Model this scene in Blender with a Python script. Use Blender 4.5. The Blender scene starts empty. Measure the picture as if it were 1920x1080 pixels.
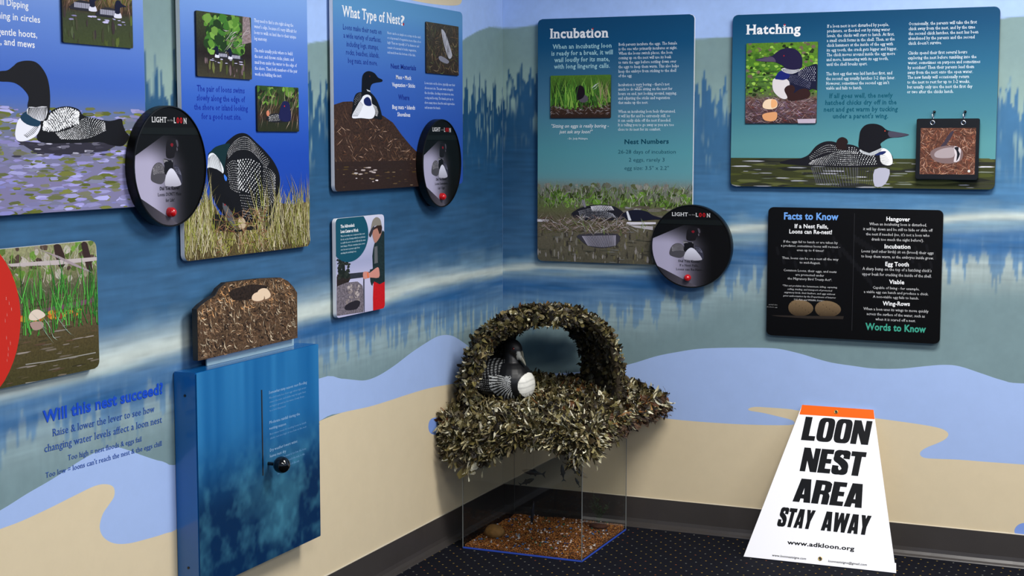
import bpy, bmesh, math, random
import numpy as np
from mathutils import Vector, Matrix
from mathutils.geometry import tessellate_polygon

# ------------------------------------------------------------------ camera, light, exposure
SC = bpy.context.scene
COL = SC.collection
CAM = np.array([2.3118, -5.2730, 1.4428])
FWD = np.array([-0.39392487, 0.91385599, -0.09843997])
RGT = np.array([0.91830463, 0.39587437, 0.00029591])
UPV = np.cross(RGT, FWD)
FPX = 2830.43
cd = bpy.data.cameras.new('camera'); cd.sensor_width = 36; cd.lens = FPX / 1920 * 36
cam = bpy.data.objects.new('camera', cd); COL.objects.link(cam)
cam.matrix_world = Matrix((
    (RGT[0], UPV[0], -FWD[0], CAM[0]),
    (RGT[1], UPV[1], -FWD[1], CAM[1]),
    (RGT[2], UPV[2], -FWD[2], CAM[2]), (0, 0, 0, 1)))
SC.camera = cam
w = bpy.data.worlds.new('world'); SC.world = w; w.use_nodes = True
w.node_tree.nodes['Background'].inputs[0].default_value = (0.9, 0.95, 1, 1)
w.node_tree.nodes['Background'].inputs[1].default_value = 0.05
SC.view_settings.view_transform = 'Standard'; SC.view_settings.look = 'None'
SC.view_settings.exposure = 0.62; SC.view_settings.gamma = 1
SC.view_settings.use_curve_mapping = False
def area(name, loc, sx, sy, power, col=(1, .97, .93), rot=(0, 0, 0)):
    l = bpy.data.lights.new(name, 'AREA'); l.shape = 'RECTANGLE'; l.size = sx; l.size_y = sy
    l.energy = power; l.color = col
    o = bpy.data.objects.new(name, l); COL.objects.link(o); o.location = loc; o.rotation_euler = rot
    return o
# recessed fluorescent troffers of the room's ceiling
CEIL = 2.75
LIGHTS = [(2.05, -1.6, 60), (2.5, -4.2, 46), (4.4, -1.9, 34), (4.6, -4.4, 40)]
for x, y, p in LIGHTS:
    area('ceiling_lamp', (x, y, CEIL - .03), 1.2, .6, p)

# ------------------------------------------------------------------ helpers
def lin(c):
    c = c / 255.0
    return c / 12.92 if c <= .04045 else ((c + .055) / 1.055) ** 2.4
def C(r, g, b, a=0.0):
    return (lin(r), lin(g), lin(b), a)
def mix(a, b, t):
    return tuple(x + (y - x) * t for x, y in zip(a, b))
def jit(c, rng, s=.12):
    k = 1 + rng.uniform(-s, s)
    return (c[0] * k, c[1] * k, c[2] * k, c[3])

class NT:
    """tiny node-tree builder"""
    def __init__(s, name):
        s.m = bpy.data.materials.new(name); s.m.use_nodes = True
        s.t = s.m.node_tree; s.n = s.t.nodes; s.b = s.n['Principled BSDF']; s.out = s.n['Material Output']
    def link(s, a, b): s.t.links.new(a, b)
    def node(s, k, **kw):
        n = s.n.new(k)
        for a, v in kw.items(): setattr(n, a, v)
        return n
    def put(s, sock, v):
        if hasattr(v, 'is_output') or isinstance(v, bpy.types.NodeSocket): s.link(v, sock)
        else: sock.default_value = v
    def math(s, op, a, b=0.0, c=0.0):
        n = s.node('ShaderNodeMath', operation=op)
        s.put(n.inputs[0], a); s.put(n.inputs[1], b)
        if op in ('MULTIPLY_ADD', 'COMPARE', 'SMOOTH_MIN'): s.put(n.inputs[2], c)
        return n.outputs[0]
    def noise(s, scale, detail=4, rough=.6, coord='Object', vec=None, stretch=None):
        n = s.node('ShaderNodeTexNoise'); n.inputs['Scale'].default_value = scale
        n.inputs['Detail'].default_value = detail; n.inputs['Roughness'].default_value = rough
        if vec is None:
            vec = s.node('ShaderNodeTexCoord').outputs[coord]
        if stretch:
            mp = s.node('ShaderNodeMapping'); mp.inputs['Scale'].default_value = stretch
            s.link(vec, mp.inputs['Vector']); vec = mp.outputs[0]
        s.link(vec, n.inputs['Vector'])
        return n.outputs['Fac']
    def mixc(s, f, a, b, mode='MIX'):
        n = s.node('ShaderNodeMix', data_type='RGBA', blend_type=mode)
        s.put(n.inputs[0], f); s.put(n.inputs[6], a); s.put(n.inputs[7], b)
        return n.outputs[2]

def plain(name, col, rough=.5, metal=0.0, nscale=0, namp=0.0, bump=0.0, spec=.5, coat=0.0):
    t = NT(name)
    if nscale:
        f = t.noise(nscale)
        k = t.math('MULTIPLY_ADD', f, 2 * namp, 1 - namp)
        t.link(t.mixc(1.0, tuple(col[:3]) + (1,), k, 'MULTIPLY'), t.b.inputs['Base Color'])
        if bump:
            bm = t.node('ShaderNodeBump'); bm.inputs['Strength'].default_value = bump
            bm.inputs['Distance'].default_value = .002
            t.link(f, bm.inputs['Height']); t.link(bm.outputs[0], t.b.inputs['Normal'])
    else:
        t.b.inputs['Base Color'].default_value = tuple(col[:3]) + (1,)
    t.b.inputs['Roughness'].default_value = rough; t.b.inputs['Metallic'].default_value = metal
    t.b.inputs['Specular IOR Level'].default_value = spec; t.b.inputs['Coat Weight'].default_value = coat
    return t.m

def vcol_mat(name, rough=.4, spec=.4, scale=150, k=5.0, bump=0.0, stretch=None, coat=0.0):
    """colour from the mesh's own colour attribute; its alpha sets how grainy the print is"""
    t = NT(name)
    a = t.node('ShaderNodeVertexColor', layer_name='Col')
    f = t.noise(scale, 6, .7, stretch=stretch)
    d = t.math('SUBTRACT', f, .5); d = t.math('MULTIPLY', d, k); d = t.math('MULTIPLY', d, a.outputs['Alpha'])
    d = t.math('ADD', d, 1.0); d = t.math('MAXIMUM', d, .08)
    t.link(t.mixc(1.0, a.outputs['Color'], d, 'MULTIPLY'), t.b.inputs['Base Color'])
    t.b.inputs['Roughness'].default_value = rough; t.b.inputs['Specular IOR Level'].default_value = spec
    t.b.inputs['Coat Weight'].default_value = coat
    if bump:
        bm = t.node('ShaderNodeBump'); bm.inputs['Strength'].default_value = bump
        bm.inputs['Distance'].default_value = .001
        t.link(f, bm.inputs['Height']); t.link(bm.outputs[0], t.b.inputs['Normal'])
    return t.m

M_PRINT = vcol_mat('printed_panel', .5, .14)
M_WALL = vcol_mat('wall_paint', .6, .25, scale=14, k=.8, bump=.15)
M_LEAF = vcol_mat('camouflage_leaf', .5, .4, scale=70, k=3)
M_PAINTED = vcol_mat('painted_thing', .45, .4, scale=120, k=3)
M_WHITE = plain('white_panel_edge', C(235, 235, 238), .4)
M_BLACK = plain('black_plastic', C(12, 13, 15), .3)
M_BLACKG = plain('gloss_black', C(5, 6, 7), .12, coat=.5)
M_HOUSE = plain('satin_black_housing', C(7, 8, 9), .38, spec=.3)
M_RED = plain('red_button', C(190, 12, 16), .15, coat=.6)
M_CHROME = plain('chrome', C(205, 208, 212), .16, 1.0)
M_BRASS = plain('brass', C(190, 160, 90), .3, 1.0)
M_CAMO = plain('camouflage_fabric', C(62, 52, 36), .8, nscale=25, namp=.7)
M_CORE = plain('panel_core', C(28, 28, 30), .6)

def link(o, parent=None):
    COL.objects.link(o)
    if parent is not None: o.parent = parent
    return o
def tag(o, label=None, cat=None, group=None, kind=None):
    if label: o['label'] = label
    if cat: o['category'] = cat
    if group: o['group'] = group
    if kind: o['kind'] = kind
    return o
def empty(name, mat=None, loc=(0, 0, 0), rz=0.0):
    o = bpy.data.objects.new(name, None); o.empty_display_size = .05
    COL.objects.link(o)
    if mat is not None: o.matrix_world = mat
    else: o.location = loc; o.rotation_euler = (0, 0, rz)
    return o
def mesh_obj(name, verts, faces, mat, parent=None, cols=None, smooth=False, loc=None):
    me = bpy.data.meshes.new(name)
    me.from_pydata([tuple(v) for v in verts], [], [tuple(f) for f in faces])
    if cols is not None:
        ca = me.color_attributes.new('Col', 'FLOAT_COLOR', 'POINT')
        ca.data.foreach_set('color', np.asarray(cols, dtype=np.float32).ravel())
    me.materials.append(mat)
    if smooth: me.shade_smooth()
    o = bpy.data.objects.new(name, me)
    if loc is not None: o.location = loc
    return link(o, parent)
def bm_obj(name, bm, mat, parent=None, smooth=False, bevel=0.0, seg=2):
    if bevel > 0:
        bmesh.ops.bevel(bm, geom=bm.edges[:], offset=bevel, segments=seg, affect='EDGES', clamp_overlap=True)
    bmesh.ops.recalc_face_normals(bm, faces=bm.faces[:])
    me = bpy.data.meshes.new(name); bm.to_mesh(me); bm.free(); me.materials.append(mat)
    if smooth: me.shade_smooth()
    o = bpy.data.objects.new(name, me)
    return link(o, parent)
def box(bm, x0, x1, y0, y1, z0, z1):
    r = bmesh.ops.create_cube(bm, size=1)
    for v in r['verts']:
        v.co = Vector(((x0 + x1) / 2 + v.co.x * (x1 - x0), (y0 + y1) / 2 + v.co.y * (y1 - y0), (z0 + z1) / 2 + v.co.z * (z1 - z0)))
def box_obj(name, b, mat, parent=None, bevel=0.0):
    bm = bmesh.new(); box(bm, *b)
    return bm_obj(name, bm, mat, parent, bevel=bevel)
def tube_path(pts, r, n=10, cap=True):
    """tube along 3-D points; returns verts, faces; r may be a list"""
    V, F = [], []
    pts = [Vector(p) for p in pts]; m = len(pts)
    rs = r if isinstance(r, (list, tuple)) else [r] * m
    prev = None
    for i, p in enumerate(pts):
        d = (pts[min(i + 1, m - 1)] - pts[max(i - 1, 0)]).normalized()
        a = d.orthogonal().normalized() if prev is None else (prev - d * prev.dot(d)).normalized()
        prev = a; b = d.cross(a)
        for k in range(n):
            t = 2 * math.pi * k / n
            V.append(p + (a * math.cos(t) + b * math.sin(t)) * rs[i])
    for i in range(m - 1):
        for k in range(n):
            F.append((i * n + k, i * n + (k + 1) % n, (i + 1) * n + (k + 1) % n, (i + 1) * n + k))
    if cap:
        F.append(tuple(range(n))[::-1]); F.append(tuple((m - 1) * n + k for k in range(n)))
    return V, F
def smooth(pts, k=4, closed=True):
    """Catmull-Rom"""
    out = []; n = len(pts)
    rng_ = range(n) if closed else range(n - 1)
    for i in rng_:
        if closed: p0, p1, p2, p3 = pts[i - 1], pts[i], pts[(i + 1) % n], pts[(i + 2) % n]
        else: p0, p1, p2, p3 = pts[max(i - 1, 0)], pts[i], pts[i + 1], pts[min(i + 2, n - 1)]
        for j in range(k):
            t = j / k
            out.append(tuple(.5 * (2 * b + (c - a) * t + (2 * a - 5 * b + 4 * c - d) * t * t + (3 * b - a - 3 * c + d) * t ** 3)
                             for a, b, c, d in zip(p0, p1, p2, p3)))
    if not closed: out.append(tuple(pts[-1]))
    return out

class Plane:
    """a flat surface standing in the room: origin O, axes U (right) and V (up); N points to the viewer"""
    def __init__(s, O, U, V):
        s.O = np.array(O, float); s.U = np.array(U, float); s.V = np.array(V, float)
        s.U /= np.linalg.norm(s.U); s.V /= np.linalg.norm(s.V); s.N = np.cross(s.U, s.V)
    def at(s, x, y):
        """where the sight line of a traced photograph point meets this surface"""
        d = FWD + RGT * (x - 960) / FPX - UPV * (y - 540) / FPX
        t = ((s.O - CAM) @ s.N) / (d @ s.N)
        q = CAM + t * d - s.O
        return (float(q @ s.U), float(q @ s.V))
    def ats(s, pts): return [s.at(*p) for p in pts]
    def matrix(s):
        # local X = U, local Z = V, local -Y = N
        return Matrix(((s.U[0], -s.N[0], s.V[0], s.O[0]), (s.U[1], -s.N[1], s.V[1], s.O[1]), (s.U[2], -s.N[2], s.V[2], s.O[2]), (0, 0, 0, 1)))
def wallL(y0, z0, off): return Plane((off, y0, z0), (0, 1, 0), (0, 0, 1))
def wallR(x0, z0, off): return Plane((x0, -off, z0), (1, 0, 0), (0, 0, 1))

# ------------------------------------------------------------------ lettering meshes
_tc = {}; _nb = {}
def text_mesh(s, bold=0.0, serif=False, res=2):
    key = (s, bold, serif, res)
    if key in _tc: return _tc[key]
    cu = bpy.data.curves.new('lettering', 'FONT'); cu.body = s; cu.size = 1; cu.offset = bold
    cu.resolution_u = res; cu.fill_mode = 'FRONT'; cu.space_character = 1.0 + bold * 1.6 + (.05 if serif else 0)
    o = bpy.data.objects.new('lettering', cu); me = o.to_mesh()
    V = np.array([v.co[:2] for v in me.vertices]) if len(me.vertices) else np.zeros((0, 2))
    F = [tuple(p.vertices) for p in me.polygons]
    extra = []
    if serif and len(V):
        cnt = {}
        for f in F:
            for i in range(len(f)):
                e = (f[i], f[(i + 1) % len(f)]); k = (min(e), max(e)); cnt[k] = cnt.get(k, 0) + 1
        # merge duplicate positions first
        for (a, b), c in cnt.items():
            if c != 1: continue
            p, q = V[a], V[b]; L = abs(p[0] - q[0])
            if abs(p[1] - q[1]) < .004 and .05 < L < .22:
                x0, x1 = min(p[0], q[0]), max(p[0], q[0]); y = p[1]; t = .055; sx = .06
                if abs(y) < .045: extra.append((x0 - sx, x1 + sx, y, y + t))
                elif .44 < y < .50: extra.append((x0 - sx * 1.2, x1 - .02, y - t, y))
                elif .66 < y < .74: extra.append((x0 - sx, x1 + (0 if s[0] == 'z' else sx * .6), y - t, y))
    o.to_mesh_clear(); bpy.data.objects.remove(o); bpy.data.curves.remove(cu)
    V = V.tolist(); nb_ = len(V)
    for x0, x1, y0, y1 in extra:
        n = len(V); V += [[x0, y0], [x1, y0], [x1, y1], [x0, y1]]; F.append((n, n + 1, n + 2, n + 3))
    _tc[key] = (np.array(V), F); _nb[key] = nb_
    return _tc[key]

class Art:
    """flat coloured print: polygons stacked by fractions of a millimetre of ink"""
    def __init__(s, plane, W=None, H=None, rad=0.0, base=0.0, step=2.2e-5):
        s.td = None; s.P = plane; s.W = W; s.H = H; s.rad = rad; s.d = base; s.step = step
        s.v = []; s.f = []; s.c = []; s.rng = random.Random(7)
    def clampp(s, u, v):
        if s.W is None: return u, v
        r = s.rad
        u = min(max(u, 0), s.W); v = min(max(v, 0), s.H)
        cx = min(max(u, r), s.W - r); cy = min(max(v, r), s.H - r)
        dx, dy = u - cx, v - cy; q = math.hypot(dx, dy)
        if q > r and q > 0: u, v = cx + dx / q * r, cy + dy / q * r
        return u, v
    def up(s, k=1): s.d += s.step * k
    def face(s, pts, col, d=None, clamp=True):
        d = s.d if d is None else d
        if clamp: pts = [s.clampp(*p) for p in pts]
        n = len(s.v)
        for i, p in enumerate(pts):
            s.v.append((p[0], -d, p[1])); s.c.append(col[i] if isinstance(col, list) else col)
        s.f.append(tuple(range(n, n + len(pts))))
    def poly(s, pts, col, px=True, sm=0, clamp=True):
        """one shape on a new layer, pts traced (px) or metric"""
        s.up()
        if px: pts = s.P.ats(pts)
        if sm: pts = smooth(pts, sm)
        if clamp and s.W is not None:
            dense = []
            for p, q in zip(pts, pts[1:] + pts[:1]):
                m = max(1, int(math.hypot(q[0] - p[0], q[1] - p[1]) / .006)) if (min(p[0], q[0], p[1], q[1]) < .02 or max(p[0], q[0]) > s.W - .02 or max(p[1], q[1]) > s.H - .02) else 1
                dense += [(p[0] + (q[0] - p[0]) * k / m, p[1] + (q[1] - p[1]) * k / m) for k in range(m)]
            pts = dense
        if clamp: pts = [s.clampp(*p) for p in pts]
        tri = tessellate_polygon([[Vector((p[0], p[1], 0)) for p in pts]])
        n = len(s.v)
        for i, p in enumerate(pts):
            s.v.append((p[0], -s.d, p[1])); s.c.append(col(p[0], p[1]) if callable(col) else col)
        for t in tri:
            a, b, c = [pts[i] for i in t]
            ar = (b[0] - a[0]) * (c[1] - a[1]) - (b[1] - a[1]) * (c[0] - a[0])
            if abs(ar) < 1e-12: continue
            s.f.append(tuple(n + i for i in (t if ar > 0 else t[::-1])))
    def vgrad(s, u0, u1, stops, rows=24, hcols=None):
        """vertical gradient sheet; stops = [(v, colour)...] ascending"""
        s.up()
        vs = sorted(set([stops[0][0] + (stops[-1][0] - stops[0][0]) * i / rows for i in range(rows + 1)] +
                        ([s.rad * k / 5 for k in range(6)] + [s.H - s.rad * k / 5 for k in range(6)] if s.rad else [])))
        vs = [v for v in vs if stops[0][0] <= v <= stops[-1][0]]
        def cat(v):
            for (a, ca), (b, cb) in zip(stops, stops[1:]):
                if v <= b: return mix(ca, cb, (v - a) / (b - a) if b > a else 0)
            return stops[-1][1]
        n0 = len(s.v)
        for v in vs:
            e = 0
            if s.rad:
                dv = max(0, s.rad - v, v - (s.H - s.rad)); e = s.rad - math.sqrt(max(0, s.rad ** 2 - dv * dv)) if dv > 0 else 0
            for u in (max(u0, e), min(u1, (s.W or 1e9) - e)):
                s.v.append((u, -s.d, v)); s.c.append(cat(v))
        for i in range(len(vs) - 1):
            a = n0 + 2 * i; s.f.append((a, a + 1, a + 3, a + 2))
    def field(s, u0, u1, v0, v1, nx, ny, fn):
        s.up(); n0 = len(s.v)
        for j in range(ny + 1):
            for i in range(nx + 1):
                u = u0 + (u1 - u0) * i / nx; v = v0 + (v1 - v0) * j / ny
                c = fn(u, v); u, v = s.clampp(u, v)
                s.v.append((u, -s.d, v)); s.c.append(c)
        for j in range(ny):
            for i in range(nx):
                a = n0 + j * (nx + 1) + i; s.f.append((a, a + 1, a + nx + 2, a + nx + 1))
    def many(s, n, fn, thick=1.8e-4):
        """n small shapes, each at its own depth within a thin slab"""
        base = s.d + s.step
        for i in range(n):
            s.d = base + thick * (i + .5) / n
            r = fn(s.rng, i)
            if r: s.face(r[0], r[1], s.d)
        s.d = base + thick
    def blades(s, n, u0, u1, v0, v1, L, wd, cols, lean=.3, grain=0.0, down=False, curve=.3):
        sg = -1 if down else 1
        def fn(r, i):
            u, v = r.uniform(u0, u1), r.uniform(v0, v1); l = L * r.uniform(.5, 1.2); a = r.gauss(0, lean); ww = wd * r.uniform(.6, 1.3)
            dx, dy = math.sin(a) * l, math.cos(a) * l * sg; b = r.uniform(-curve, curve) * l
            c = jit(r.choice(cols), r, .25)
            if grain: c = c[:3] + (grain,)
            mx, my = u + dx * .5 + b * .3, v + dy * .55
            if sg > 0: return [(u - ww / 2, v), (u + ww / 2, v), (mx + ww * .35, my), (u + dx + b, v + dy), (mx - ww * .35, my)], c
            return [(u - ww / 2, v), (mx - ww * .35, my), (u + dx + b, v + dy), (mx + ww * .35, my), (u + ww / 2, v)], c
        s.many(n, fn)
    def blobs(s, n, u0, u1, v0, v1, r, asp, cols, k=7, grain=0.0, jag=.3, thick=1.8e-4):
        def fn(g, i):
            u, v = g.uniform(u0, u1), g.uniform(v0, v1); rr = r * g.uniform(.4, 1.3); c = jit(g.choice(cols), g, .2)
            if grain: c = c[:3] + (grain,)
            return [(u + math.cos(6.2832 * q / k) * rr * asp * g.uniform(1 - jag, 1 + jag), v + math.sin(6.2832 * q / k) * rr * g.uniform(1 - jag, 1 + jag)) for q in range(k)], c
        s.many(n, fn, thick)
    def twigs(s, n, u0, u1, v0, v1, L, wd, cols, ang=None, spread=1.57, grain=0.0):
        def fn(g, i):
            u, v = g.uniform(u0, u1), g.uniform(v0, v1); a = (ang if ang is not None else 0) + g.uniform(-spread, spread)
            l = L * g.uniform(.4, 1.2); ww = wd * g.uniform(.5, 1.4); c = jit(g.choice(cols), g, .3)
            if grain: c = c[:3] + (grain,)
            dx, dy = math.cos(a) * l / 2, math.sin(a) * l / 2; nx, ny = -math.sin(a) * ww / 2, math.cos(a) * ww / 2
            bx, by = -math.sin(a) * l * g.uniform(-.15, .15), math.cos(a) * l * g.uniform(-.15, .15)
            return [(u - dx, v - dy), (u + bx - nx, v + by - ny), (u + dx, v + dy), (u + bx + nx, v + by + ny)], c
        s.many(n, fn)
    def dots(s, outline, rows, per, r0, r1, col, px=True, asp=1.3, skip=0.0, jitter=.15, bow=0.0, edge=.04):
        """rows of pale spots filling the strip between two traced curves: outline = (top curve, bottom curve)"""
        A, B = [smooth(s.P.ats(q) if px else q, 8, False) for q in outline]
        def samp(c, t):
            x = t * (len(c) - 1); i = min(int(x), len(c) - 2); f = x - i
            return c[i][0] + (c[i + 1][0] - c[i][0]) * f, c[i][1] + (c[i + 1][1] - c[i][1]) * f
        pts = []
        for j in range(rows):
            g = (j + .5) / rows
            for i in range(per):
                t = (i + .5 + (.5 if j % 2 else 0)) / (per + .5)
                t = edge + t * (1 - 2 * edge)
                a, b = samp(A, t), samp(B, t); gg = g + bow * math.sin(t * 3.14)
                pts.append((a[0] + (b[0] - a[0]) * gg, a[1] + (b[1] - a[1]) * gg, t, g))
        def fn(q, i):
            if q.random() < skip: return None
            x, y, t, g = pts[i]; r = (r0 + (r1 - r0) * t) * q.uniform(.55, .9)
            x += q.gauss(0, jitter) * r; y += q.gauss(0, jitter) * r
            c = jit(col, q, .2)
            return [(x - r * asp, y - r * .6), (x + r * .4, y - r), (x + r * asp, y + r * .5), (x - r * .2, y + r)], c
        s.many(len(pts), fn, 1e-4)
    def rays(s, A, B, n, wd, col, px=True):
        """thin stripes joining curve A to curve B"""
        A, B = [smooth(s.P.ats(q) if px else q, 8, False) for q in (A, B)]
        def samp(c, t):
            x = t * (len(c) - 1); i = min(int(x), len(c) - 2); f = x - i
            return c[i][0] + (c[i + 1][0] - c[i][0]) * f, c[i][1] + (c[i + 1][1] - c[i][1]) * f
        s.up()
        for i in range(n):
            t = (i + .5) / n; a, b = samp(A, t), samp(B, t)
            dx, dy = b[0] - a[0], b[1] - a[1]; L = math.hypot(dx, dy) + 1e-9
            nx, ny = -dy / L * wd / 2, dx / L * wd / 2
            s.face([(a[0] - nx, a[1] - ny), (b[0] - nx * .6, b[1] - ny * .6), (b[0] + nx * .6, b[1] + ny * .6), (a[0] + nx, a[1] + ny)], col)
    def disk(s, u, v, r, col, asp=1.0, k=20, a0=0.0):
        s.up(3); ca, sa = math.cos(a0), math.sin(a0)
        s.face([(u + r * asp * math.cos(6.2832 * i / k) * ca - r * math.sin(6.2832 * i / k) * sa,
                 v + r * asp * math.cos(6.2832 * i / k) * sa + r * math.sin(6.2832 * i / k) * ca) for i in range(k)], col)
    def diskpx(s, x, y, r, col, **k):
        u, v = s.P.at(x, y); s.disk(u, v, r, col, **k)
    def text(s, string, u, v, size, col, width=None, align='L', bold=0.0, serif=False, shear=0.0, res=2, xs=1.0, slope=0.0):
        V, F = text_mesh(string, bold, serif, res)
        if not len(V): return
        x0, x1 = V[:, 0].min(), V[:, 0].max()
        sx = (width / (x1 - x0)) if width else size * xs
        X = (V[:, 0] - x0) * sx
        if align == 'C': X = X - (x1 - x0) * sx / 2
        if align == 'R': X = X - (x1 - x0) * sx
        X = u + X + V[:, 1] * size * shear; Y = v + V[:, 1] * size + (X - u) * slope
        n = len(s.v); kb = _nb[(string, bold, serif, res)]; dd = (s.td if s.td is not None else s.d) + 6e-5
        for i, (a, b) in enumerate(zip(X.tolist(), Y.tolist())): s.v.append((a, -dd - (3e-5 if i >= kb else 0), b)); s.c.append(col)
        s.f += [tuple(n + i for i in f) for f in F]
    def textpx(s, string, x0, x1, y, hpx, col, **k):
        """string fitted between two traced points of its baseline"""
        a = s.P.at(x0, y[0] if isinstance(y, tuple) else y); b = s.P.at(x1, y[1] if isinstance(y, tuple) else y)
        t = s.P.at(x0, (y[0] if isinstance(y, tuple) else y) - hpx)
        size = (t[1] - a[1]) / .69
        s.text(string, a[0], a[1], size, col, width=b[0] - a[0], slope=(b[1] - a[1]) / (b[0] - a[0]), **k)
    def para(s, lines, x0, x1, ytop, ybot, col, align='L', fill=.72, **k):
        """lines spread evenly between the first and the last traced baseline"""
        a = s.P.at(x0, ytop); b = s.P.at(x0, ybot); c = s.P.at(x1, ytop)
        W = c[0] - a[0]; n = len(lines); pitch = (a[1] - b[1]) / max(n - 1, 1)
        wmax = 0
        for q in lines:
            if q:
                V, _ = text_mesh(q, k.get('bold', 0.0), k.get('serif', False), k.get('res', 1)); wmax = max(wmax, V[:, 0].max() - V[:, 0].min())
        size = pitch * fill
        k.setdefault('res', 1)
        for i, q in enumerate(lines):
            if not q: continue
            u = a[0] + (W / 2 if align == 'C' else 0)
            s.text(q, u, a[1] - pitch * i, size, col, align=align, xs=(W / wmax) / size, **k)
    def build(s, name, parent, mat=None):
        o = mesh_obj(name, s.v, s.f, mat or M_PRINT, parent, s.c)
        return o

def rounded(W, H, r, n=6):
    out = []
    for cx, cy, a0 in ((W - r, r, -90), (W - r, H - r, 0), (r, H - r, 90), (r, r, 180)):
        for i in range(n + 1):
            a = math.radians(a0 + 90 * i / n); out.append((cx + r * math.cos(a), cy + r * math.sin(a)))
    return out
def slab(outline, t, bev=.0015):
    """flat board in local X-Z, face at y=0 looking to -y, thickness t behind it; edges eased"""
    V, F = [], []; n = len(outline)
    cx = sum(p[0] for p in outline) / n; cy = sum(p[1] for p in outline) / n
    def ring(y, k):
        for p in outline:
            dx, dy = p[0] - cx, p[1] - cy; q = math.hypot(dx, dy)
            V.append((p[0] - dx / q * k, y, p[1] - dy / q * k))
    ring(0.0, bev); ring(bev, 0); ring(t, 0)
    F.append(tuple(range(n)))
    for a in (0, 1):
        for i in range(n): F.append((a * n + i, (a + 1) * n + i, (a + 1) * n + (i + 1) % n, a * n + (i + 1) % n))
    F.append(tuple(2 * n + i for i in range(n))[::-1])
    return V, F
def panel(name, plane, W, H, rad, t, label, cat, edge=None, group=None):
    root = empty(name, plane.matrix()); tag(root, label, cat, group)
    V, F = slab(rounded(W, H, rad), t); mesh_obj('board', V, F, edge or M_WHITE, root)
    return root
def inset(parent, art_fn, P, x0, y0, x1, y1, off, depth=.004, rad=.006, name='inset_photo'):
    """small photograph on its own raised plate; corners given as traced points"""
    u0, v1 = P.at(x0, y0); u1, v0 = P.at(x1, y1)
    W, H = u1 - u0, v1 - v0
    root = mesh_obj(name, *slab(rounded(W, H, rad, 4), depth, .0006), M_CORE, parent)
    root.location = (u0, -off, v0)
    Q = Plane(P.O + P.U * u0 + P.V * v0 + P.N * off, P.U, P.V)
    a = Art(Q, W, H, rad, base=.0002); art_fn(a, W, H)
    a.build('photo_print', root)
    return root

# ------------------------------------------------------------------ the room
def vnoise(x, y, seed):
    """smooth value noise on numpy arrays"""
    xi = np.floor(x).astype(int); yi = np.floor(y).astype(int); fx = x - xi; fy = y - yi
    fx = fx * fx * (3 - 2 * fx); fy = fy * fy * (3 - 2 * fy)
    def h(a, b):
        n = (a * 374761393 + b * 668265263 + seed * 1442695041) & 0x7fffffff
        n = ((n ^ (n >> 13)) * 1274126177) & 0x7fffffff
        return ((n ^ (n >> 16)) & 0xffff) / 65535.0
    return (h(xi, yi) * (1 - fx) + h(xi + 1, yi) * fx) * (1 - fy) + (h(xi, yi + 1) * (1 - fx) + h(xi + 1, yi + 1) * fx) * fy
def fbm(x, y, seed, o=3):
    r = 0; a = .5; s = 0
    for k in range(o): r = r + a * vnoise(x * 2 ** k, y * 2 ** k, seed + k); s += a; a *= .5
    return r / s
def sstep(a, b, x):
    t = np.clip((x - a) / (b - a), 0, 1); return t * t * (3 - 2 * t)
def cv(P, pts):
    q = sorted(P.ats(pts)); return (lambda s: np.interp(s, [a[0] for a in q], [a[1] for a in q]))

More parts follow.
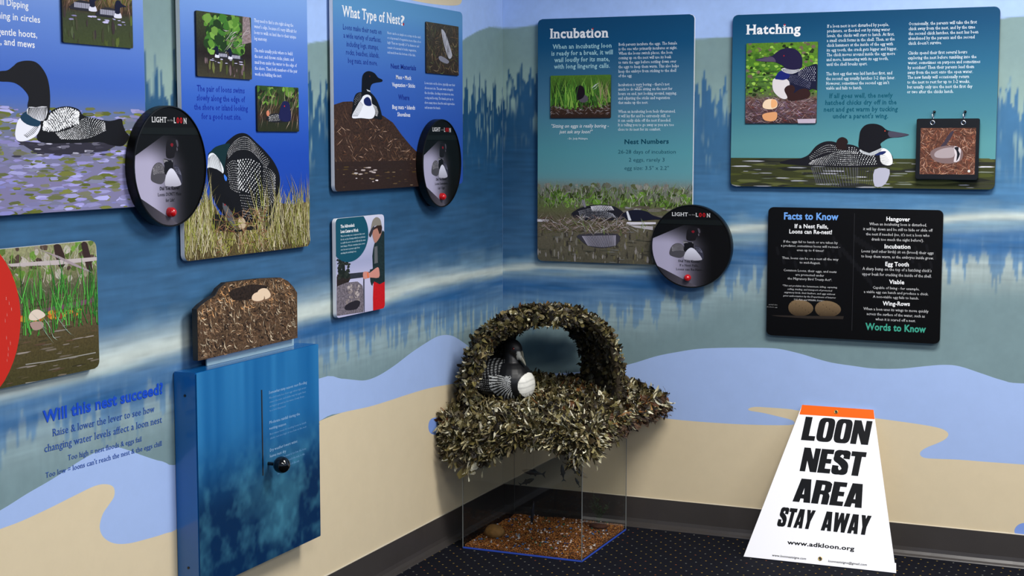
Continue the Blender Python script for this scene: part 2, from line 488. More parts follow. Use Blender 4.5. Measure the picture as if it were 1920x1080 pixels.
WL = Plane((0, 0, 0), (0, 1, 0), (0, 0, 1))     # left wall, u = y
WR = Plane((0, 0, 0), (1, 0, 0), (0, 0, 1))     # right wall, u = x
def paint(S, Z, hill, tops, cream, dark, fr, seed, tone, creamw, warm):
    """mural colours; S along the wall, Z height"""
    A = lambda *c: np.array(C(*c)[:3])
    sky = A(163, 192, 240); skyt = A(176, 202, 246); hillc = A(126, 152, 152); hilll = A(150, 176, 166)
    deep0, deep1 = A(20, 68, 104), A(62, 112, 152)
    creamc = A(196, 206, 198); blue = A(40, 92, 142); blu2 = A(96, 136, 172); grey = A(118, 142, 146); grey2 = A(138, 162, 168)
    out = np.zeros(S.shape + (3,))
    def lay(c, m): 
        m = m[..., None]; out[:] = out * (1 - m) + c * m
    n1 = fbm(S * 3, Z * 3, seed); n2 = fbm(S * 14, Z * 5, seed + 5); st = fbm(S * 5, Z * 60, seed + 9); st2 = fbm(S * 2.2, Z * 24, seed + 19)
    vs = fbm(S * 75, Z * 5, seed + 31, 2); vs2 = fbm(S * 160, Z * 14, seed + 37, 2); fine = fbm(S * 60, Z * 60, seed + 3, 2)
    lay(sky, np.ones(S.shape)); lay(skyt, n1 * .5)
    h = hill(S) + (n2 - .5) * .01
    lay(hillc, sstep(h + .003, h - .003, Z)); lay(hilll, sstep(h - .1, tops(S) - .02, Z) * (.3 + .6 * n1) * (Z < h))
    # water: deep under the trees, lighter towards the shore line
    tone_ = tone(S)[..., None]; deep = deep0 * (1 - tone_) + deep1 * tone_  # darker blue near the corner: paint tone plus light falloff put into the colour
    T = tops(S)
    tr = T + (vs - .5) * .26 + (vs2 - .5) * .10 + .02
    m = sstep(tr + .006, tr - .01, Z)
    hi = sstep(.52, .7, vs2) * sstep(T - .28, T - .05, Z) * sstep(.35, .75, fbm(S * 30, Z * 10, seed + 71, 2))
    lay(deep * (.84 + .32 * n2[..., None]), m)
    lay(A(158, 186, 176), m * hi * .75)
    cr = cream(S); dk = dark(S)
    lay(deep * .8 + A(120, 160, 200) * .28, m * sstep(T - .1, cr + .04, Z) * (.2 + .5 * st2))
    w = sstep(cr + .13 * np.minimum(creamw(S), .9), cr + .01, Z + (n2 - .5) * .05 + (st - .5) * .04)
    lay(A(122, 156, 176), w * .7)
    # the pale shore line, broken and brushy
    lay(creamc, np.exp(-((Z - cr + (st - .5) * .016) / (.015 * (.55 + .75 * creamw(S)))) ** 2) * .95)
    # darker blue water strokes below it
    wd = (cr - dk)
    d = sstep(cr - .25 * wd + .01, cr - .8 * wd - .005, Z + (st - .5) * .04)
    f = fr(S); F = f + (vs - .5) * .24 + (vs2 - .5) * .05
    bl = d * sstep(F - .010, F + .006, Z)
    lay(grey2 * 1.02, sstep(cr - .1 * wd, cr - .5 * wd, Z))
    lay(blu2, bl * .85)
    lay(blue, bl * np.clip(.15 + 1.5 * (st2 - .25) + .3 * (vs - .5), 0, 1) * sstep(F, dk + .05, Z))
    lay(blue, d * np.exp(-((Z - dk) / .045) ** 2) * np.clip(st * 1.5 - .05, 0, 1))
    # pale ground below the reflected trees, then grey green
    g = sstep(f + .03, f - .14, Z)
    lay(creamc * .92, warm(S) * sstep(f + .06, f - .0, Z) * sstep(f - .17, f - .05, Z) * (1 - bl) * (.45 + .7 * st))
    lay(grey * (.94 + .12 * n1[..., None]), g)
    brush = fbm(S * 9 + 40, Z * 110, seed + 51, 2); brv = fbm(S * 120, Z * 12 + 7, seed + 57, 2)
    wz = sstep(T - .12, T - .25, Z) * sstep(f - .12, f, Z)
    k = .96 + .08 * fine + (brush - .5) * .42 * wz + (brv - .5) * .22 * sstep(f - .2, f, Z) * sstep(f + .12, f, Z)
    k = k[..., None]
    return out * k
def mural(name, P, u0, u1, v0, v1, du, spec, parent):
    a = Art(P, base=.0002, step=6e-5)
    nx = int((u1 - u0) / du); ny = int((v1 - v0) / .006)
    S, Z = np.meshgrid(np.linspace(u0, u1, nx + 1), np.linspace(v0, v1, ny + 1))
    colr = paint(S, Z, **spec['paint'])
    n = S.size
    V = np.stack([S, np.full(S.shape, -.0002), Z], -1).reshape(-1, 3)
    I = (np.arange(ny)[:, None] * (nx + 1) + np.arange(nx)[None, :]).ravel()
    F = np.stack([I, I + 1, I + nx + 2, I + nx + 1], -1)
    a.v = V.tolist(); a.f = F.tolist(); a.c = np.concatenate([colr.reshape(-1, 3), np.full((n, 1), .25)], 1).tolist()
    a.W = None
    for pts, col, sm in spec['shapes']: 
        q = P.ats(pts)
        q = [(min(max(x, u0), u1), max(y, v0 - .3)) for x, y in q]
        a.poly(q, col, px=False, sm=0)
    for fn in spec.get('extra', []): fn(a)
    m = a.build(name, parent, M_WALL); m.matrix_world = P.matrix()
    return m
PERI = C(164, 188, 232, .15); SAND = C(219, 202, 168, .15)

# the shells
M_SHELL = plain('plain_wall_paint', C(150, 172, 205), .7, nscale=6, namp=.06)
M_CEIL = plain('ceiling_tile', C(225, 224, 218), .9, nscale=40, namp=.1)
RX, RY = 5.8, -6.2
wall_left = box_obj('wall_left', (-.1, 0, RY, .1, 0, CEIL), M_SHELL); tag(wall_left, 'mural-painted wall on the left with panels', kind='structure')
wall_right = box_obj('wall_right', (0, RX, 0, .1, 0, CEIL), M_SHELL); tag(wall_right, 'mural-painted wall on the right', kind='structure')
wall_back = box_obj('wall_back', (-.1, RX, RY - .1, RY, 0, CEIL), M_SHELL); tag(wall_back, kind='structure')
wall_far = box_obj('wall_side', (RX, RX + .1, RY - .1, .1, 0, CEIL), M_SHELL); tag(wall_far, kind='structure')
ceiling = box_obj('ceiling', (-.1, RX + .1, RY - .1, .1, CEIL, CEIL + .1), M_CEIL); tag(ceiling, kind='structure')

def carpet():
    t = NT('dotted_carpet'); tc = t.node('ShaderNodeTexCoord').outputs['Object']
    sp = t.node('ShaderNodeSeparateXYZ'); t.link(tc, sp.inputs[0])
    px, py = .054, .0285
    # staggered rows
    yr = t.math('DIVIDE', sp.outputs[1], py); row = t.math('FLOOR', yr); fy = t.math('FRACT', yr)
    odd = t.math('MULTIPLY', t.math('FRACT', t.math('MULTIPLY', row, .5)), 1.0)
    xr = t.math('ADD', t.math('DIVIDE', sp.outputs[0], px), odd); cx = t.math('FLOOR', xr); fx = t.math('FRACT', xr)
    dx = t.math('MULTIPLY', t.math('ABSOLUTE', t.math('SUBTRACT', fx, .5)), px)
    dy = t.math('MULTIPLY', t.math('ABSOLUTE', t.math('SUBTRACT', fy, .5)), py)
    d = t.math('ADD', dx, dy)
    m = t.math('LESS_THAN', d, .0038)
    cb = t.node('ShaderNodeCombineXYZ'); t.link(cx, cb.inputs[0]); t.link(row, cb.inputs[1])
    wn = t.node('ShaderNodeTexWhiteNoise', noise_dimensions='3D'); t.link(cb.outputs[0], wn.inputs['Vector'])
    rp = t.node('ShaderNodeValToRGB'); rp.color_ramp.interpolation = 'CONSTANT'
    e = rp.color_ramp.elements; e[0].color = C(140, 122, 66)[:3] + (1,); e[1].position = .45; e[1].color = C(122, 122, 112)[:3] + (1,)
    q = e.new(.7); q.color = C(160, 124, 54)[:3] + (1,); q = e.new(.92); q.color = C(140, 80, 46)[:3] + (1,)
    t.link(wn.outputs['Value'], rp.inputs[0])
    f = t.noise(900, 2); base = t.mixc(f, C(8, 9, 15)[:3] + (1,), C(24, 26, 36)[:3] + (1,))
    t.link(t.mixc(m, base, rp.outputs[0]), t.b.inputs['Base Color'])
    t.b.inputs['Roughness'].default_value = .95; t.b.inputs['Specular IOR Level'].default_value = .1
    bm = t.node('ShaderNodeBump'); bm.inputs['Strength'].default_value = .6; bm.inputs['Distance'].default_value = .002
    t.link(f, bm.inputs['Height']); t.link(bm.outputs[0], t.b.inputs['Normal'])
    return t.m
floor = box_obj('floor', (-.1, RX + .1, RY - .1, .1, -.1, 0), carpet()); tag(floor, 'black carpet with small tan dots', kind='structure')

# rubber cove baseboards with a flared toe
M_BASE = plain('rubber_cove_base', C(62, 58, 56), .34, nscale=9, namp=.18)
def cove(name, P, L0, L1):
    prof = [(0, .11), (.003, .1105), (.005, .109), (.0055, .03), (.008, .017), (.014, .008), (.022, .003), (.024, 0), (0, 0)]
    V, F = [], []; n = len(prof); K = 40; rg = random.Random(3)
    for i in range(K + 1):
        u = L0 + (L1 - L0) * i / K; wv = rg.uniform(-.0012, .0012)
        for d, z in prof: V.append((u, -(d + (wv if .004 < d < .02 else 0)), z))
    for i in range(K):
        for j in range(n): F.append((i * n + j, i * n + (j + 1) % n, (i + 1) * n + (j + 1) % n, (i + 1) * n + j))
    F.append(tuple(range(n))); F.append(tuple(K * n + j for j in range(n))[::-1])
    o = mesh_obj(name, V, F, M_BASE); o.matrix_world = P.matrix(); tag(o, 'grey rubber cove baseboard', kind='structure')
    V, F = [], []
    for i in range(61):
        u = L0 + (L1 - L0) * i / 60; wv = .0006 * math.sin(i * 2.3) + .0004 * math.sin(i * 5.1)
        V += [(u, -.0046, .1103), (u, -.0004, .1128 + wv)]
    F = [(2 * i, 2 * i + 2, 2 * i + 3, 2 * i + 1) for i in range(60)]
    mesh_obj('caulk_line', V, F, plain('pale_caulk', C(196, 186, 164), .5), o)
cove('baseboard_left', WL, -4.5, -.003); cove('baseboard_right', WR, .003, 3.6)

# mural, left wall
specL = dict(paint=dict(
    hill=cv(WL, [(0, -60), (270, -40), (500, -20), (577, 83), (600, 79), (622, 73), (740, 95), (866, 75), (885, 64), (900, 56), (917, 50), (930, 50), (942, 53)]),
    tops=cv(WL, [(0, 150), (300, 170), (600, 190), (870, 190), (942, 185)]),
    cream=cv(WL, [(0, 735), (190, 680), (360, 638), (560, 592), (720, 556), (800, 532), (870, 518), (943, 508)]),
    dark=cv(WL, [(0, 785), (100, 762), (200, 742), (340, 700), (600, 618), (700, 592), (800, 566), (942, 530)]),
    fr=cv(WL, [(0, 820), (100, 800), (200, 775), (340, 735), (600, 660), (700, 640), (800, 615), (942, 600)]),
    seed=11, tone=lambda s: np.clip((-s - .4) / 1.6, 0, 1) * .25 + .05, creamw=lambda s: 1.1 + 1.9 * np.clip((-s - .3) / .6, 0, 1), warm=lambda s: 0 * s + .1),
    shapes=[
    (smooth([(-60, 985), (0, 957), (50, 926), (100, 897), (150, 864), (190, 843), (215, 838), (240, 844), (270, 855), (304, 865), (343, 866), (480, 780), (598, 710), (640, 710), (662, 712), (685, 713), (710, 704), (740, 685), (770, 662), (800, 642), (820, 631), (838, 628), (855, 633), (880, 650), (905, 668), (942.5, 690)], 4, False)
      + [(942.5, 735)] + smooth([(900, 724), (860, 719), (835, 722), (800, 729), (760, 741), (730, 751), (690, 763), (640, 774), (598, 790), (480, 880), (343, 984), (310, 1000), (270, 1012), (240, 1019), (215, 1019), (198, 1011), (189, 999), (187, 984), (193, 963), (205, 945), (214, 930), (213, 914), (200, 908), (178, 911), (140, 929), (90, 954), (40, 977), (0, 992), (-60, 1015)], 4, False), PERI, 0),
    (smooth([(600, 795), (598, 790), (640, 774), (690, 763), (730, 751), (760, 741), (800, 729), (835, 722), (860, 719), (900, 724), (942.5, 735)], 4, False) + [(942.5, 1000), (600, 1250), (400, 1300), (-60, 1450), (-60, 1200), (-60, 1015)] +
      smooth([(-60, 1015), (0, 992), (40, 977), (90, 954), (140, 929), (178, 911), (200, 908), (213, 914), (214, 930), (205, 945), (193, 963), (187, 984), (189, 999), (198, 1011), (215, 1019), (240, 1019), (270, 1012), (310, 1000), (343, 984), (480, 880)], 4, False), SAND, 0),
    (smooth([(803, 800), (806, 788), (815, 783), (826, 786), (832, 798), (826, 811), (815, 815), (806, 811)], 4), C(128, 158, 224), 0),
    (smooth([(735, -30), (735, -8), (770, 0), (800, 6), (835, 10), (856, 10), (864, 6), (866, -4), (866, -30)], 3), SAND, 0)])
# mural, right wall
specR = dict(paint=dict(
    hill=cv(WR, [(942, 53), (1000, 48), (1009, 47), (1150, 78), (1300, 72), (1375, 70), (1600, 55), (1874, 36), (1920, 30), (2200, 60)]),
    tops=cv(WR, [(942, 172), (975, 150), (1009, 165), (1300, 190), (1335, 208), (1375, 180), (1600, 190), (1874, 195), (1920, 215), (2200, 200)]),
    cream=cv(WR, [(943, 505), (1010, 499), (1150, 501), (1230, 494), (1300, 460), (1372, 431), (1440, 427), (1768, 412), (1800, 408), (1850, 405), (2200, 402)]),
    dark=cv(WR, [(943, 534), (1100, 540), (1220, 536), (1300, 515), (1375, 488), (1440, 480), (1768, 462), (1850, 458), (2200, 452)]),
    fr=cv(WR, [(943, 590), (1100, 595), (1220, 588), (1300, 560), (1375, 530), (1440, 520), (1768, 505), (1850, 500), (2200, 500)]),
    seed=47, tone=lambda s: np.clip((s + .05) / 1.1, 0, 1) ** .8, creamw=lambda s: .45 + 0 * s, warm=lambda s: .1 + .6 * np.clip((s - .8) / .8, 0, 1)),
    shapes=[
    ([(942.5, 690)] + smooth([(960, 696), (1000, 700), (1060, 699), (1120, 694), (1180, 683), (1230, 668), (1270, 660), (1310, 654), (1360, 652), (1420, 652), (1460, 654), (1500, 663), (1530, 672), (1560, 680), (1600, 686), (1640, 691), (1690, 691), (1730, 687), (1770, 684), (1800, 687), (1840, 700), (1880, 713), (1920, 719), (2100, 722)], 4, False)
      + [(2100, 885)] + smooth([(1920, 871), (1850, 866), (1800, 862), (1750, 860), (1732, 858), (1725, 852), (1728, 845), (1740, 838), (1760, 830), (1774, 822), (1778, 813), (1768, 805), (1745, 799), (1700, 792), (1640, 784), (1560, 775), (1500, 770), (1480, 767), (1440, 764), (1415, 763), (1404, 766), (1406, 770), (1430, 774), (1460, 781), (1480, 786), (1489, 791), (1480, 797), (1400, 796), (1330, 792), (1260, 786), (1230, 781), (1150, 770), (1000, 745), (942.5, 735)], 4, False), PERI, 0),
    (smooth([(942.5, 735), (1000, 745), (1150, 770), (1230, 781), (1260, 786), (1330, 792), (1400, 796), (1480, 797), (1489, 791), (1480, 786), (1460, 781), (1430, 774), (1406, 770), (1404, 766), (1415, 763), (1440, 764), (1480, 767), (1500, 770), (1560, 775), (1640, 784), (1700, 792), (1745, 799), (1768, 805), (1778, 813), (1774, 822), (1760, 830), (1740, 838), (1728, 845), (1725, 852), (1732, 858), (1750, 860), (1800, 862), (1850, 866), (1920, 871)], 4, False) + [(2100, 885), (2100, 1300), (942.5, 1000)], SAND, 0),
    (smooth([(1902, 996), (1905, 988), (1913, 982), (1924, 981), (1934, 990), (1932, 1003), (1918, 1010), (1906, 1004)], 4), C(128, 158, 224), 0)])
def treesL(a):
    pass
mural('mural', WL, -3.2, -.0005, .0, 2.2, .008, specL, wall_left)
mural('mural', WR, .0005, 2.3, .0, 2.2, .006, specR, wall_right)
# vinyl lettering on the left wall
vt = Art(WL, base=.0012)
VB = C(26, 74, 190); VB2 = C(46, 82, 160)
vt.textpx('Will this nest succeed?', 80, 305, (793, 737), 22, VB, bold=.035, res=3)
vt.textpx('Raise & lower the lever to see how', 98, 289, (818, 772), 14, VB2, serif=True)
vt.textpx('changing water levels affect a loon nest', 83, 303, (848, 792), 14, VB2, serif=True)
vt.textpx('Too high = nest floods & eggs fail', 127, 265, (863, 827), 10, VB2, serif=True)
vt.textpx("Too low = loons can't reach the nest & the eggs chill", 85, 303, (896, 835), 10, VB2, serif=True)
vl = vt.build('lettering', wall_left); vl.matrix_world = WL.matrix(); tag(vl, 'blue vinyl lettering stuck on the mural')

# ------------------------------------------------------------------ printed panels
WHT = C(240, 240, 240); BLK = C(14, 14, 18); NAVYB = C(18, 22, 48)
GREENS = [C(70, 120, 40), C(95, 150, 50), C(50, 95, 35), C(130, 170, 70)]
STRAW = [C(178, 168, 120), C(150, 140, 90), C(200, 190, 160), C(120, 115, 55), C(150, 155, 70)]
TWIG = [C(120, 85, 60), C(90, 62, 48), C(160, 130, 105), C(60, 44, 38), C(185, 160, 140)]
def mount(root, W, H, t, k=.012):
    box_obj('mounting_board', (.04, W - .04, t, t + k, .04, H - .04), M_CORE, root)
def Apanel(name, P, W, H, rad, t, label, cat='panel', edge=None):
    r = panel(name, P, W, H, rad, t, label, cat, edge); mount(r, W, H, t, P_OFF - t)
    return r
P_OFF = .022
def water(a, n, u0, u1, v0, v1, cols, h=.004, asp=7):
    a.blobs(n, u0, u1, v0, v1, h, asp, cols, k=6, jag=.35)

def loon_small(a, u, v, s, flip=1, white=True):
    """small swimming loon, s = length"""
    f = flip
    q = lambda pts: [(u + f * x * s, v + y * s) for x, y in pts]
    a.poly(q([(-.5, .0), (-.45, .1), (-.2, .2), (.15, .18), (.3, .1), (.3, 0)]), C(40, 40, 50), px=False, sm=3)
    for i in range(16):
        a.face([(u + f * (-.38 + .04 * i) * s, v + .04 * s), (u + f * (-.36 + .04 * i) * s, v + .04 * s), (u + f * (-.355 + .04 * i) * s, v + .15 * s), (u + f * (-.375 + .04 * i) * s, v + .15 * s)][::f], C(205, 205, 225), a.d + a.step)
    a.up(2)
    a.poly(q([(.1, .0), (.14, .1), (.3, .12), (.36, .05), (.34, 0)]), C(225, 225, 240), px=False, sm=3)
    a.poly(q([(.14, .1), (.14, .28), (.2, .38), (.32, .38), (.38, .32), (.55, .27), (.38, .25), (.3, .2), (.3, .1)]), NAVYB, px=False, sm=3)

# ---- "Hatching"
P = wallR(.895, 1.275, P_OFF); W, H = .90, .601
r = Apanel('info_panel', P, W, H, .018, .012, 'wide teal information panel titled Hatching with loon carrying chick', edge=plain('dark_panel_edge', C(60, 62, 66), .5))
a = Art(P, W, H, .018, base=.0003)
TEAL = [(0, C(92, 150, 154)), (.15, C(86, 146, 152)), (.25, C(68, 126, 142)), (.42, C(40, 100, 132)), (.56, C(14, 74, 112)), (H, C(12, 70, 106))]
a.vgrad(0, W, TEAL)
a.td = a.d + 1e-5
# water
_, vw = P.at(1400, 296)
a.poly([(0, 0), (W, 0), (W, vw), (0, vw)], C(58, 62, 34, .1), px=False)
a.blobs(60, 0, W, 0, vw * .96, .007, 9, [C(70, 76, 34), C(52, 54, 40), C(88, 92, 52), C(40, 42, 36)], k=6, thick=1e-4)
water(a, 70, 0, W, .0, vw * .96, [C(196, 196, 206), C(150, 152, 158), C(118, 124, 112), C(48, 50, 40)], .0018, 16)
a.rays([(1520, 312), (1600, 314), (1670, 312)], [(1530, 345), (1600, 350), (1660, 345)], 34, .0025, C(44, 44, 52))
a.rays([(1520, 314), (1560, 314), (1610, 312)], [(1530, 345), (1570, 350), (1610, 345)], 18, .0012, C(120, 120, 135))
a.poly([(1640, 318), (1668, 318), (1660, 345), (1640, 349)], C(180, 180, 196), sm=3)
# back chick's parent body
a.poly([(1462, 306), (1480, 299), (1500, 297), (1516, 290), (1530, 274), (1545, 266), (1560, 265), (1575, 269), (1600, 272), (1622, 282), (1650, 284), (1672, 290), (1673, 308), (1660, 312), (1600, 314), (1540, 312), (1500, 310)], C(26, 26, 32), sm=4)
a.dots(([(1515, 296), (1535, 278), (1552, 270), (1575, 274), (1610, 276)], [(1515, 303), (1540, 290), (1560, 286), (1590, 288), (1612, 288)]), 4, 26, .0012, .0018, WHT)
a.dots(([(1520, 302), (1545, 293), (1570, 284), (1600, 282), (1645, 288)], [(1512, 308), (1540, 310), (1580, 311), (1610, 311), (1650, 308)]), 8, 34, .0013, .0022, WHT)
a.poly([(1570, 280), (1568, 268), (1572, 260), (1580, 257), (1588, 261), (1590, 268), (1586, 272), (1588, 280)], C(38, 26, 26), sm=3)
a.poly([(1650, 286), (1655, 278), (1665, 282), (1672, 292), (1673, 307), (1662, 310), (1652, 304)], WHT, sm=4)
a.rays([(1640, 288), (1652, 300), (1650, 308)], [(1660, 290), (1668, 302), (1662, 310)], 9, .001, BLK)
a.poly([(1611, 278), (1611, 258), (1614, 244), (1624, 234), (1640, 232), (1653, 236), (1662, 243), (1672, 246), (1704, 252), (1690, 257), (1668, 259), (1658, 264), (1651, 270), (1652, 280), (1630, 288)], C(20, 20, 26), sm=4)
a.poly([(1666, 246), (1684, 248), (1705, 252.5), (1686, 257), (1668, 257)], C(70, 68, 84), sm=2)
a.poly([(1613, 280), (1630, 287), (1653, 277), (1652, 283), (1634, 292), (1614, 286)], C(196, 200, 204), sm=2)
a.rays([(1616, 279), (1634, 286), (1652, 278)], [(1616, 287), (1634, 292), (1652, 284)], 16, .0009, BLK)
a.poly([(1640, 291), (1652, 284), (1662, 284), (1655, 290)], C(30, 44, 96), sm=2)
a.diskpx(1659.5, 245.5, .0022, C(190, 70, 50))
# writing
HW = C(232, 240, 244)
a.textpx('Hatching', 1399, 1501, (64, 62), 17, WHT, bold=.03, serif=True, res=4)
a.diskpx(1471.5, 46.5, .0028, C(190, 20, 40))
a.para(['If a loon nest is not disturbed by people,', 'predators, or flooded out by rising water', 'levels, the chicks will start to hatch. At first,', 'a small crack forms in the shell. Then, as the', 'chick hammers at the inside of the egg with', 'its egg tooth, the crack gets bigger and bigger.', 'The chick moves around inside the egg more', 'and more, hammering with its egg tooth,', 'until the shell breaks apart.', '', 'The first egg that was laid hatches first, and', 'the second egg usually hatches 1-2 days later.', "However, sometimes the second egg isn't", 'viable and fails to hatch.'], 1551, 1683, 52, 168, HW, serif=True, fill=.95)
a.para(['Occasionally, the parents will take the first', 'chick away from the nest, and by the time', 'the second chick hatches, the nest has been', 'abandoned by the parents and the second', "chick doesn't survive.", '', 'Chicks spend their first several hours', 'exploring the nest before tumbling into the', 'water, sometimes on purpose and sometimes', 'by accident! Then their parents lead them', 'away from the nest onto the open water.', 'The new family will occasionally return', 'to the nest to rest for up to 1-2 weeks,', 'but usually only use the nest the first day', 'or two after the chicks hatch.'], 1704, 1840, 47.5, 175, HW, serif=True, fill=.95)
a.para(['If all goes well, the newly', 'hatched chicks dry off in the', 'nest and get warm by tucking', "under a parent's wing."], 1545, 1684, 184, 222, C(12, 82, 102), align='C', bold=.03, fill=1.0, shear=.05)
a.build('artwork', r)
def photo_hatch(a, W, H):
    a.vgrad(0, W, [(0, C(60, 45, 50, .3)), (H * .28, C(110, 85, 88, .4)), (H * .36, C(90, 110, 60, .3)), (H * .6, C(70, 120, 40, .3)), (H, C(90, 130, 40, .3))])
    a.blobs(300, 0, W, H * .35, H, .0055, 1.4, [C(120, 165, 45), C(60, 100, 30), C(150, 190, 80), C(35, 50, 22), C(90, 140, 40), C(110, 95, 80)])
    for y in (.46, .52, .58, .64): a.blobs(14, 0, W * .55, H * y - .002, H * y + .002, .002, 8, [C(110, 150, 70), C(60, 90, 40)])
    a.twigs(620, 0, W, 0, H * .33, .028, .0013, [C(150, 110, 100), C(95, 62, 58), C(190, 165, 165), C(120, 60, 50), C(60, 40, 44), C(140, 120, 150)], 0, 1.0)
    a.twigs(5, 0, W * .45, H * .35, H * .5, .06, .0014, [C(50, 32, 30)], .6, .7)
    px = lambda pts: [(1380 + x / 6, 60 + y / 6) for x, y in pts]
    a.poly(px([(520, 420), (640, 470), (740, 420), (820, 385), (930, 375), (930, 640), (860, 640), (700, 700), (600, 640), (560, 520)]), C(24, 26, 52), sm=4)
    a.dots((px([(700, 440), (800, 395), (905, 382)]), px([(690, 480), (780, 540), (905, 560)])), 8, 9, .0012, .0026, C(225, 225, 238), asp=.7)
    a.dots((px([(600, 490), (700, 490), (860, 570)]), px([(580, 560), (700, 600), (840, 640)])), 8, 14, .0007, .0010, C(190, 190, 225))
    a.poly(px([(412, 560), (440, 520), (540, 520), (600, 560), (600, 660), (575, 745), (520, 750), (460, 710), (418, 650)]), C(222, 214, 214), sm=4)
    a.poly(px([(440, 525), (475, 460), (520, 435), (600, 470), (600, 510), (540, 540), (480, 535)]), C(24, 34, 110), sm=3)
    a.poly(px([(510, 425), (545, 405), (640, 415), (730, 425), (640, 470), (560, 460)]), C(200, 200, 205), sm=3)
    a.rays(px([(525, 420), (600, 412), (720, 425)]), px([(530, 440), (610, 470), (700, 440)]), 20, .0011, BLK)
    a.poly(px([(218, 312), (300, 290), (400, 272), (450, 235), (500, 200), (570, 182), (640, 185), (700, 215), (740, 275), (748, 350), (735, 405), (650, 425), (560, 410), (530, 380), (450, 342), (380, 332), (280, 330)]), C(34, 28, 62), sm=4)
    a.poly(px([(450, 335), (400, 335), (280, 330), (222, 314), (300, 298), (410, 280)]), C(84, 72, 98), sm=3)
    a.diskpx(1380 + 541 / 6, 60 + 268 / 6, .0026, C(150, 30, 40))
    a.poly(px([(545, 650), (580, 605), (640, 600), (665, 640), (650, 690), (720, 645), (800, 640), (840, 690), (810, 740), (700, 765), (600, 770), (575, 720)]), C(52, 30, 30), sm=4)
    a.poly(px([(300, 830), (320, 780), (370, 755), (440, 760), (468, 800), (455, 850), (390, 870), (320, 860)]), C(245, 215, 180), sm=4)
    a.poly(px([(400, 765), (440, 765), (465, 800), (450, 840), (400, 850)]), C(240, 176, 120), sm=4)
    a.poly(px([(300, 930), (380, 905), (460, 905), (455, 980), (400, 1005), (320, 990)]), C(225, 160, 110), sm=4)
    a.poly(px([(690, 980), (900, 975), (895, 1025), (700, 1028)]), C(190, 175, 190), sm=0)
inset(r, photo_hatch, P, 1400.5, 81.5, 1531.5, 231, .0065, .004, .003)

# the flip card hanging on two rings over the Hatching panel
FP = wallR(1.5405, 1.308, .052); FW, FH = .204, .202
fr_ = empty('flip_card', FP.matrix()); tag(fr_, 'black flip card with photo of cracked egg hanging from two rings', 'flip card')
V, F = slab(rounded(FW, FH, .006), .010); mesh_obj('card', V, F, M_BLACK, fr_)
V, F = slab(rounded(FW - .004, FH - .003, .006), .010); o = mesh_obj('card', V, F, M_BLACK, fr_); o.location = (.003, .0125, -.0015)
fa = Art(FP, FW, FH, .004, base=.0002)
q0, q1 = FP.at(1726.5, 240), FP.at(1827.5, 327.5)
pu0, pu1, pv0, pv1 = q0[0], q1[0], q1[1], q0[1]
fa.W = None
fa.poly([(pu0, pv0), (pu1, pv0), (pu1, pv1), (pu0, pv1)], C(92, 58, 46, .5), px=False)
class _C: pass
def clip_to(a, u0, u1, v0, v1): a.clampp = lambda u, v: (min(max(u, u0), u1), min(max(v, v0), v1))
clip_to(fa, pu0, pu1, pv0, pv1)
fa.twigs(650, pu0, pu1, pv0, pv1, .03, .0016, [C(150, 90, 66), C(118, 62, 48), C(180, 130, 100), C(70, 40, 34), C(190, 150, 130), C(100, 70, 60), C(50, 32, 30)], 0, 1.57)
px = lambda pts: [(1700 + x / 6.35, 180 + y / 6.35) for x, y in pts]
fa.poly(px([(405, 600), (450, 540), (490, 470), (540, 420), (560, 430), (500, 540), (450, 600)]), C(60, 52, 64), sm=3)
fa.poly(px([(280, 690), (310, 640), (400, 605), (500, 590), (600, 600), (660, 650), (670, 710), (640, 770), (560, 800), (420, 800), (320, 760)]), C(120, 100, 100), sm=4)
fa.poly(px([(330, 690), (370, 650), (460, 620), (560, 620), (560, 720), (460, 740), (350, 730)]), C(165, 152, 155), sm=4)
fa.poly(px([(560, 610), (600, 600), (645, 630), (640, 690), (625, 770), (560, 785), (575, 700)]), C(205, 196, 200), sm=2)
fa.poly(px([(565, 615), (620, 605), (615, 650), (635, 690), (610, 750), (590, 775), (600, 700), (590, 650)]), C(24, 26, 34), sm=2)
fa.disk(*FP.at(1700 + 742 / 6.35, 180 + 895 / 6.35), .0042, C(230, 230, 222))
fa.text('1', FP.at(1816.8, 323)[0], FP.at(1816.8, 323)[1], .0062, BLK, align='C', bold=.03)
fa.build('photo_print', fr_)
for ex in (1748.5, 1806.5):
    eu, ev = FP.at(ex, 230.2)
    bm = bmesh.new()
    V, F = [], []
    n1, n2 = 20, 8
    for i in range(n1):
        A0 = 2 * math.pi * i / n1
        for j in range(n2):
            B0 = 2 * math.pi * j / n2; rr = .0068 + .0018 * math.cos(B0)
            V.append((eu + rr * math.cos(A0), -.0005 - .0014 * math.sin(B0), ev + rr * math.sin(A0)))
    for i in range(n1):
        for j in range(n2): F.append((i * n2 + j, ((i + 1) % n1) * n2 + j, ((i + 1) % n1) * n2 + (j + 1) % n2, i * n2 + (j + 1) % n2))
    mesh_obj('eyelet', V, F, M_CHROME, fr_, smooth=True)
    # the open ring rises from the eyelet to a post in the panel
    pts = []
    for i in range(29):
        th = math.radians(-100 + 290 * i / 28)
        pts.append((eu - .001, .0125 - .030 * math.cos(th + math.pi) * .55 + .001, ev + .0185 + .0205 * math.sin(th)))
    V, F = tube_path(pts, .0019, 8); mesh_obj('ring', V, F, M_CHROME, fr_, smooth=True)
    V, F = tube_path([(eu + .002, .030, ev + .037), (eu + .002, .014, ev + .037)], .0042, 10); o = mesh_obj('post', V, F, M_BLACK, fr_, smooth=True)

